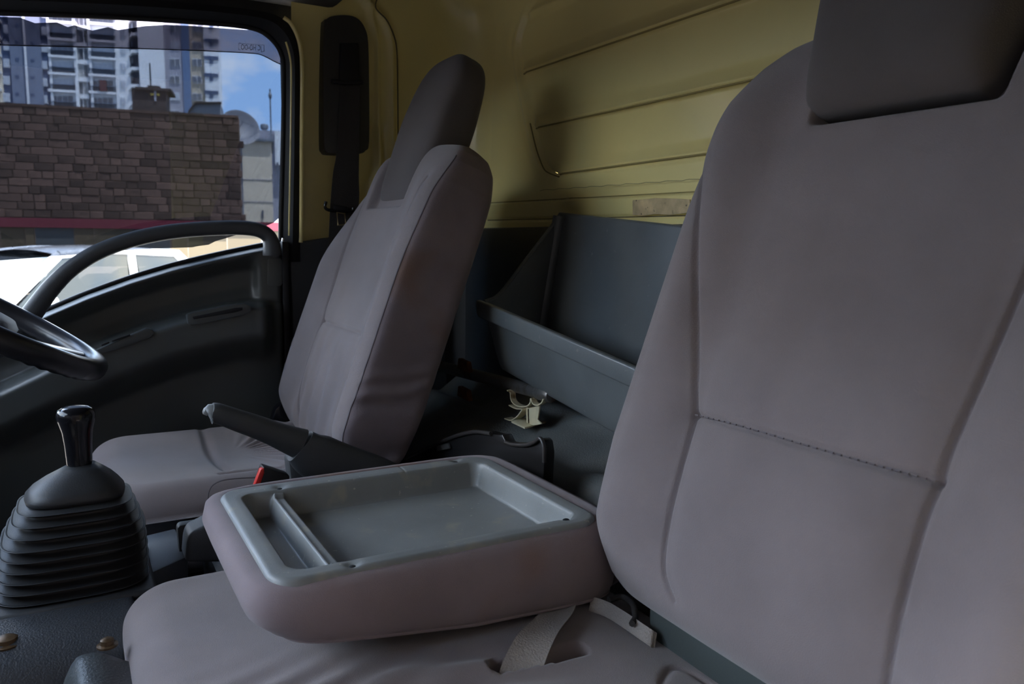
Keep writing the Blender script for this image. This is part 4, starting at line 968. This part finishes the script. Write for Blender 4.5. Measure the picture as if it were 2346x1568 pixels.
# --- stone wall of coursed blocks
DW = 24.0
swl = thing('stone_wall', wp(ext(270, 400, DW)[0], GZ, DW), 'dark brown coursed stone block wall seen through the tinted window', 'wall')
sL, sR = ext(-75, 380, DW)[0], ext(551, 380, DW)[0]; zT = ext(300, 258, DW)[1]
eslab('mortar', sL, sR, GZ, zT-0.02, DW+0.015, DW+0.4, M['mortar'], swl)
row = 0.205; nrow = int((zT-0.35)/row)+1
def blockmesh(L, hgt):
    b = boxg(-L/2, L/2, -0.04, 0.04, 0, hgt, 0.012, 1); me = bpy.data.meshes.new('block')
    for v_ in b.verts: v_.co += Vector(RNG.normal(0, 0.004, 3))
    b.to_mesh(me); b.free(); me.materials.append(M['stone']); return me
lens = [0.28, 0.34, 0.40, 0.46, 0.52]; bm_ = {}
for L in lens:
    for k_ in range(2): bm_[(L, k_)] = blockmesh(L-0.022, row-0.020)
ang = math.atan2(EE[1], EE[0]); blocks = []
for r in range(nrow):
    s = sL+(0.0 if r % 2 else 0.17); z = zT-(r+1)*row
    while s < sR:
        L = random.choice(lens)
        if s+L > sR: L = max(0.12, sR-s)
        blocks.append((s+L/2, z+0.01, L)); s += L
blocks.sort(key=lambda b: -b[0]); cnt = 0; restV = []; restF = []
for s, z, L in blocks:
    Lk = min(lens, key=lambda a: abs(a-L)); me = bm_[(Lk, random.randint(0, 1))]
    pos = wp(s, z, DW+random.uniform(-0.012, 0.012))
    if cnt < 300:
        o = bpy.data.objects.new('stone_block', me); o.scale = (L/Lk, 1, 1); o.rotation_euler = (0, 0, ang)
        link(o, swl, pos+OFF); cnt += 1
    else:
        c_, s_ = math.cos(ang), math.sin(ang); n0 = len(restV)
        for v_ in me.vertices: restV.append(pos+np.array([v_.co.x*L/Lk*c_-v_.co.y*s_, v_.co.x*L/Lk*s_+v_.co.y*c_, v_.co.z]))
        for p_ in me.polygons: restF.append([n0+i for i in p_.vertices])
if restV: tag(mk('stone_blocks', restV, restF, M['stone'], swl, smooth=False, fix=False), kind='stuff')
s = sL
while s < sR-0.1:
    L = min(random.uniform(0.8, 1.2), sR-s); eslab('coping_stone', s, s+L-0.015, zT, zT+0.07, DW-0.06, DW+0.42, M['stone'], swl); s += L
# --- chimney-like stone turret on the wall
tw = thing('stone_turret', wp(ext(351, 240, 26.5)[0], GZ, 26.5), 'small dark stone turret rising above the stone wall', 'turret')
pxslab('shaft', 314, 205, 390, 720, 26.5, 1.0, M['stonedark'], tw)
pxslab('cap', 311, 202, 393, 208, 26.5, 1.1, M['stonedark'], tw, 0.08)
pxslab('roof', 338, 196, 366, 204, 26.6, 0.5, M['stonedark'], tw)
pxslab('cross_mark', 345, 214, 366, 219, 26.48, 0.03, M['yellowpaint'], tw); pxslab('cross_mark', 353, 201, 358, 232, 26.47, 0.03, M['bgrey'], tw)
an = thing('antenna', wp(ext(344, 190, 28.2)[0], GZ, 28.2), 'thin antenna mast above the stone turret', 'antenna')
s_, z1_ = ext(343, 145, 28.2); _, z0_ = ext(345, 215, 28.2)
tube('mast', [wp(s_, GZ, 28.2), wp(s_, z1_, 28.2)], 0.025, M['carblack'], an, n=6)
s2_ = s_+0.02; tube('lower_tube', [wp(s2_, GZ, 28.2), wp(s2_, z0_+0.12, 28.2)], 0.05, M['carblack'], an, n=6)
# --- hoarding fence with red capping in front of the wall
fe = thing('hoarding_fence', wp(ext(300, 560, 19)[0], GZ, 19), 'sheet hoarding fence with red capping along the stone wall foot', 'fence')
DF = 19.0; zr1 = ext(200, 502, DF)[1]; zr0 = ext(200, 523, DF)[1]
s0_ = ext(-160, 540, DF)[0]; s1_ = ext(720, 540, DF)[0]
eslab('red_capping', s0_, s1_, zr0, zr1, DF-0.05, DF+0.08, M['redband'], fe)
edges = [-160, -60, 0, 58, 80, 170, 215, 300, 390, 430, 520, 600, 720]
cols = ['hoard', 'hoard', 'hoard', 'hoard', 'hoardgrey', 'hoard', 'hoard', 'hoardgrey', 'hoard', 'hoard', 'hoard', 'hoard']
for a, b, c_ in zip(edges[:-1], edges[1:], cols):
    sa2, sb2 = ext(a, 545, DF)[0], ext(b, 545, DF)[0]
    eslab('sheet_panel', sa2+0.01, sb2-0.01, GZ, zr0, DF+random.uniform(-0.02, 0.02), DF+0.05, M[c_], fe)
# --- cream house, roof block, vent, mast, dish
ch = thing('cream_house', wp(ext(590, 420, 31)[0], GZ, 31), 'plain cream rendered house at the right end of the stone wall', 'house')
pxslab('wall', 545, 323, 626, 640, 31, 4, M['bcream'], ch)
pxslab('ledge', 545, 318, 627, 324, 31, 4.2, M['roofslate'], ch, 0.15)
pxslab('plaster_joint', 552, 411, 626, 412.4, 31, 0.02, M['bgrey'], ch, 0.02); pxslab('plaster_joint', 552, 462, 626, 463.4, 31, 0.02, M['bgrey'], ch, 0.02)
pxslab('door', 600, 482, 604, 500, 31, 0.05, M['bdark'], ch, 0.05)
gh = thing('grey_house', wp(ext(640, 420, 38)[0], GZ, 38), 'pale grey house with flat roof behind the cream house', 'house')
pxslab('wall', 588, 302, 760, 640, 38, 5, M['bgrey'], gh); pxslab('parapet', 630, 304, 760, 380, 37.6, 0.4, M['bwhite'], gh)
pxslab('drainpipe', 634, 372, 638, 400, 37.5, 0.1, M['bdark'], gh)
vt_ = thing('roof_vent', wp(ext(606, 300, 38.2)[0], ext(606, 303, 38.2)[1], 38.2), 'round grey roof vent on the grey house', 'roof vent')
vs_, vz_ = ext(606, 303, 38.6)
lathe('cowl', [(0, 0), (0.10, 0), (0.10, 0.12), (0.17, 0.16), (0.19, 0.28), (0.15, 0.37), (0.0, 0.40)], wp(vs_, vz_-0.02, 38.6), M['roofslate'], vt_, n=18)
mt = thing('roof_mast', wp(ext(620, 320, 32)[0], ext(620, 320, 32)[1], 32), 'thin mast with small beacon on the cream house roof', 'mast')
a_, za = ext(621.5, 322, 32); b2_, zb2 = ext(620, 204, 32)
tube('pole', [wp(a_, za-0.1, 32), wp(a_, zb2, 32)], 0.03, M['roofslate'], mt, n=6)
zz_ = ext(621, 219, 32)[1]; lathe('beacon', [(0, -0.15), (0.05, -0.1), (0.07, 0), (0.04, 0.1), (0, 0.14)], wp(a_, zz_, 32), M['roofslate'], mt, n=10)
dsh_ = thing('satellite_dish', wp(ext(548, 330, 27)[0], ext(548, 335, 27)[1], 27), 'large round mesh satellite dish behind the wall corner', 'satellite dish')
ds0, dz0 = ext(549, 294, 27); dax = np.array([0.10, -0.86, 0.40])
dr = 0.60
prf = [(dr*t, 0.30*dr*t*t) for t in np.linspace(0, 1, 10)]+[(dr*1.02, 0.30*dr), (dr, 0.30*dr-0.03)]+[(dr*t, 0.30*dr*t*t-0.03) for t in np.linspace(0.95, 0, 10)]
lathe('reflector', prf, wp(ds0, dz0, 27)-0.1*dax, M['dish'], dsh_, n=40, axis=dax)
tube('mount', [wp(ds0, dz0-0.1, 27.15), wp(ds0, GZ, 27.3)], 0.05, M['dish'], dsh_, n=8)
hfp = wp(ds0, dz0, 27)+dax*0.42
for a in (0, 120, 240):
    rim_ = wp(ds0, dz0, 27)+0.07*dax+0.55*np.array([math.cos(math.radians(a)), 0, math.sin(math.radians(a))])
    tube('feed_arm', [rim_, hfp], 0.012, M['dish'], dsh_, n=6)
rf = thing('roof_block', wp(ext(468, 250, 45)[0], ext(468, 262, 45)[1]-8, 45), 'slate grey roof block with sloping side above the stone wall', 'roof block')
rpts = [(432, 330), (432, 256), (446, 236), (505, 236), (505, 330)]
prism('block', [wp(*ext(x, y, 45), 45) for x, y in rpts], tuple(EN*3), M['roofslate'], rf)
prism('verge', [wp(*ext(x, y, 44.8), 44.8) for x, y in ((430, 256), (446, 233), (507, 233), (507, 237), (447, 237), (432, 258))], tuple(EN*0.3), M['stonedark'], rf)

# --- tall apartment block
DB = 125.0
ab = thing('apartment_block', wp(ext(250, 300, DB)[0], GZ, DB), 'tall white, slate and blue apartment block with balconies behind the stone wall', 'building')
TOPY, BOTY = -60, 300
def col(x0, x1, m, proud=0.0): return pxslab('wall_panel', x0, TOPY, x1, BOTY, DB, 6, M[m], ab, proud)
def vrows(y): return [y+39.2*k_ for k_ in range(-5, 3)]
col(-80, 4, 'bcream', 0.3); col(4, 25, 'bnavy', 0.2); col(25, 96, 'bslate', 0.5); col(96, 112, 'bnavy', 0.2)
pxslab('downpipe', 59, TOPY, 63, BOTY, DB, 0.2, M['bwhite'], ab, 0.8)
def bwin(x0, y0, x1, y1, m, proud=0.3, nm=2, par=ab):
    w_ = pxslab('window', x0, y0, x1, y1, DB, 0.1, M['bwhite'], par, proud+0.05)
    n2 = nm; wd_ = (x1-x0)/n2
    for i in range(n2): pxslab('pane', x0+i*wd_+0.8, y0+1, x0+(i+1)*wd_-0.8, y1-1, DB, 0.1, M[m], w_, proud+0.10)
for i, y in enumerate(vrows(175.5)):
    bwin(9, y, 24, y+19.5, 'bpane'); bwin(96, y+5, 110, y+23.5, 'bpane')
    pxslab('air_vent', 38, y-2, 46, y+5, DB, 0.1, M['bnavy'], ab, 0.55); pxslab('air_vent', 73, y+1, 81, y+6, DB, 0.1, M['bnavy'], ab, 0.55)
    pxslab('balcony_slab', -60, y+28, 6, y+33, DB, 1, M['bwhite'], ab, 1.5)
def balcony(x0, x1, ysl, tone):
    bwin(x0+7, ysl-27, x1-8, ysl-1, tone, -0.05, 4)
    bs = pxslab('balcony_slab', x0, ysl, x1, ysl+5.5, DB, 1, M['bwhite'], ab, 0.55)
    pxslab('rail', x0+1, ysl-12.5, x1-1, ysl-11.3, DB, 0, M['brail'], bs, 0.5)
    for q_ in np.linspace(x0+2, x1-2, 16): pxslab('baluster', q_-0.25, ysl-12, q_+0.25, ysl, DB, 0, M['brail'], bs, 0.5)
pxslab('wall_panel', 112, TOPY, 176, BOTY, DB+0.15, 5, M['bwhite'], ab); pxslab('pier', 112, TOPY, 118, BOTY, DB, 1, M['bwhite'], ab, 0.4); pxslab('pier', 170, TOPY, 177, BOTY, DB, 1, M['bwhite'], ab, 0.4)
pxslab('wall_panel', 177, TOPY, 205, BOTY, DB+0.5, 5, M['bgrey'], ab)
pxslab('wall_panel', 205, TOPY, 268, BOTY, DB+0.15, 5, M['bwhite'], ab); pxslab('pier', 204, TOPY, 210, BOTY, DB, 1, M['bwhite'], ab, 0.4)
col(263, 297, 'bwhite', 0.3)
for y in vrows(207): balcony(112, 176, y, 'bpane' if int(y) % 2 else 'bdark'); balcony(205, 267, y+4, 'bdark' if int(y) % 3 == 0 else 'bpane')
for y in vrows(178):
    pxslab('spandrel', 177, y, 205, y+9, DB, 1, M['bwhite'], ab, 0.1)
    bwin(180, y+10, 202, y+38, 'bdark', -0.45, 2); bwin(277, y+7, 289, y+25, 'bpane', 0.35, 2)
pxslab('wall_panel', 297, TOPY, 321, BOTY, DB+1.5, 4, M['bgrey'], ab)
for y in vrows(158):
    bs = prism('balcony_slab', [wp(*ext(x, yy, DB), DB-0.8) for x, yy in ((296, y+14), (302, y-2), (321, y-2), (321, y+5), (304, y+5))], tuple(EN*1.5), M['bwhite'], ab)
    pxslab('window', 299, y+9, 304, y+26, DB, 0.1, M['bdark'], ab, -1.3)
col(320, 377, 'bwhite', 1.2); col(377, 419, 'bgrey', 0.3); col(418, 435, 'bblue', 0.5); col(434, 469, 'bbeige', 0.4); col(468, 501, 'bwhite', 0.8)
for y in vrows(175):
    bwin(390, y, 413, y+17, 'bdark' if int(y) % 2 else 'bpane', 0.35, 2); bwin(442, y+1, 463, y+18, 'bdark', 0.5, 2)
for y in vrows(171):
    sh_ = pxslab('shade_slab', 469, y, 501, y+8, DB, 0.5, M['bnavy'], ab, 0.95)
    pxslab('shade_stem', 481, y+7, 489, y+17, DB, 0.2, M['bnavy'], sh_, 0.9)
pxslab('laundry', 231, 186, 246, 211, DB, 0.1, M['darkcloth'], ab, 0.9)

# --- parked white car, front towards us and to the left
hd = math.radians(52)                                 # its rear points away to the right
ca2 = np.array([math.sin(hd), math.cos(hd), 0]); cl2 = np.array([math.cos(hd), -math.sin(hd), 0])  # rearwards, lateral (+ is the near side)
car = None
pB = onP(313, 600, (0, 0, 1), -0.42) if False else None
rB = ray(313, 600); hB = rB[:2]/np.linalg.norm(rB[:2]); DIST = 10.0
bpt = np.array([hB[0]*DIST, hB[1]*DIST, GZ])
O_ = bpt-ca2*2.74-cl2*0.80                           # s = 0 at the front bumper, on the centre line
def cw(s, l, z): return O_+ca2*s+cl2*l+np.array([0, 0, z])
car = thing('white_car', cw(2.2, 0, 0), 'white parked car outside, seen below the tint film', 'car')
stn = [(0.0, 0.62, 0.50, 0.68), (0.10, 0.72, 0.34, 0.80), (0.45, 0.82, 0.24, 0.96), (0.9, 0.86, 0.22, 1.03), (1.25, 0.875, 0.22, 1.08), (1.9, 0.88, 0.22, 1.11), (2.8, 0.88, 0.22, 1.14), (3.7, 0.87, 0.24, 1.16), (4.15, 0.80, 0.32, 1.12), (4.3, 0.70, 0.48, 1.00)]
rings = []
for s, hwc, zb3, zt3 in stn:
    pr_ = [(-hwc*0.80, zt3), (-hwc*0.96, zt3-0.06), (-hwc, zt3-0.20), (-hwc*0.99, (zb3+zt3)/2), (-hwc*0.95, zb3+0.05), (-hwc*0.85, zb3), (hwc*0.85, zb3), (hwc*0.95, zb3+0.05), (hwc*0.99, (zb3+zt3)/2), (hwc, zt3-0.20), (hwc*0.96, zt3-0.06), (hwc*0.80, zt3), (hwc*0.4, zt3+0.035), (0, zt3+0.045), (-hwc*0.4, zt3+0.035)]
    rings.append(np.array([cw(s, l, z) for l, z in pr_]))
rr_ = [np.array(x) for x in zip(*[smoothpath(np.array(rings)[:, i], 5) for i in range(15)])]
v, f = loftg(rr_); mk('body', v, f, M['carwhite'], car, angle=40)
ZR = 1.70
gb = [(1.12, 0.74, 1.08), (2.3, 0.80, 1.13), (4.0, 0.76, 1.16)]; gt = [(1.95, 0.56, ZR-0.05), (2.6, 0.60, ZR), (3.55, 0.57, ZR-0.05)]
def gside(sg): return [cw(s, sg*l, z) for s, l, z in gb], [cw(s, sg*l, z) for s, l, z in gt]
for sg in (1, -1):
    B_, T_ = gside(sg); inn = cl2*(-0.02*sg)
    for q0, q1, nm in ((0.06, 0.60, 'front_side_window'), (0.66, 0.98, 'rear_side_window')):
        def ed(L_, t):
            t2 = t*2; i = 0 if t2 < 1 else 1; return L_[i]+(L_[i+1]-L_[i])*(t2-i)
        bq = [ed(B_, q0+(q1-q0)*u_) for u_ in np.linspace(0, 1, 6)]; tq_ = [ed(T_, q0+(q1-q0)*u_) for u_ in np.linspace(0, 1, 6)]
        bq = [b+(t-b)*0.04 for b, t in zip(bq, tq_)]; tq_ = [b+(t-b)*0.92 for b, t in zip(bq, tq_)]
        mk(nm, np.array(bq+tq_), [(i, i+1, 7+i, 6+i) for i in range(5)], M['carglass'], car, fix=False)
    for i, (q_, rw) in enumerate(((0.0, 0.05), (0.63, 0.05), (1.0, 0.07))):
        tube('window_pillar', [ed(B_, min(q_, 0.999)), ed(T_, min(q_, 0.999))], rw*0.55, M['carwhite'], car, rb=rw, n=10, up=tuple(ca2))
    tube('roof_rail', [ed(T_, t) for t in np.linspace(0, 0.999, 8)], 0.045, M['carwhite'], car, n=10)
    tube('window_trim', [ed(B_, t) for t in np.linspace(0.03, 0.98, 8)], 0.014, M['carblack'], car, n=6)
    mp_ = cw(1.50, sg*0.97, 1.18)
    mo = lathe('door_mirror', [(0, -0.09), (0.05, -0.085), (0.085, -0.04), (0.085, 0.04), (0.05, 0.085), (0, 0.09)], mp_, M['carwhite'], car, n=16, axis=cl2)
    tube('mirror_base', [cw(1.46, sg*0.84, 1.12), mp_+(0, 0, -0.075)], 0.03, M['carblack'], mo, n=8)
    for s in (0.85, 3.45):
        wc_ = cw(s, sg*0.80, 0.34); wh = lathe('wheel', [(0.0, -0.1), (0.30, -0.1), (0.34, -0.06), (0.34, 0.06), (0.30, 0.1), (0.21, 0.1), (0.20, 0.07), (0, 0.07)], wc_, M['tyre'], car, n=28, axis=cl2*sg)
        lathe('hub', [(0, 0), (0.19, 0), (0.19, 0.012), (0.05, 0.03), (0, 0.03)], wc_+cl2*sg*0.07, M['alloy'], wh, n=20, axis=cl2*sg)
Bn, Tn = gside(1); Bf, Tf = gside(-1)
mk('windscreen', np.array([Bn[0], Bf[0], Tf[0], Tn[0]]), [(0, 1, 2, 3)], M['carglass'], car, smooth=False)
mk('rear_window', np.array([Bn[2], Bf[2], Tf[2], Tn[2]]), [(0, 1, 2, 3)], M['carglass'], car, smooth=False)
tube('windscreen_base', [Bn[0]+(0, 0, -0.02), Bf[0]+(0, 0, -0.02)], 0.02, M['carblack'], car, n=6)
rfv = [np.array([cw(s, l*u_, z+0.05*(1-u_*u_)) for u_ in np.linspace(-1, 1, 11)]) for s, l, z in smoothpath([(1.93, 0.56, ZR-0.05), (2.2, 0.58, ZR-0.02), (2.7, 0.60, ZR), (3.2, 0.59, ZR-0.02), (3.57, 0.57, ZR-0.05)], 4)]
v, f = loftg(rfv, False); mk('roof', v, f, M['carwhite'], car, fix=False)
for sg in (1, -1):
    lathe('headlamp', [(0, 0), (0.09, 0), (0.10, 0.03), (0.06, 0.06), (0, 0.07)], cw(0.16, sg*0.58, 0.78), M['bpane'], car, n=14, axis=-ca2)
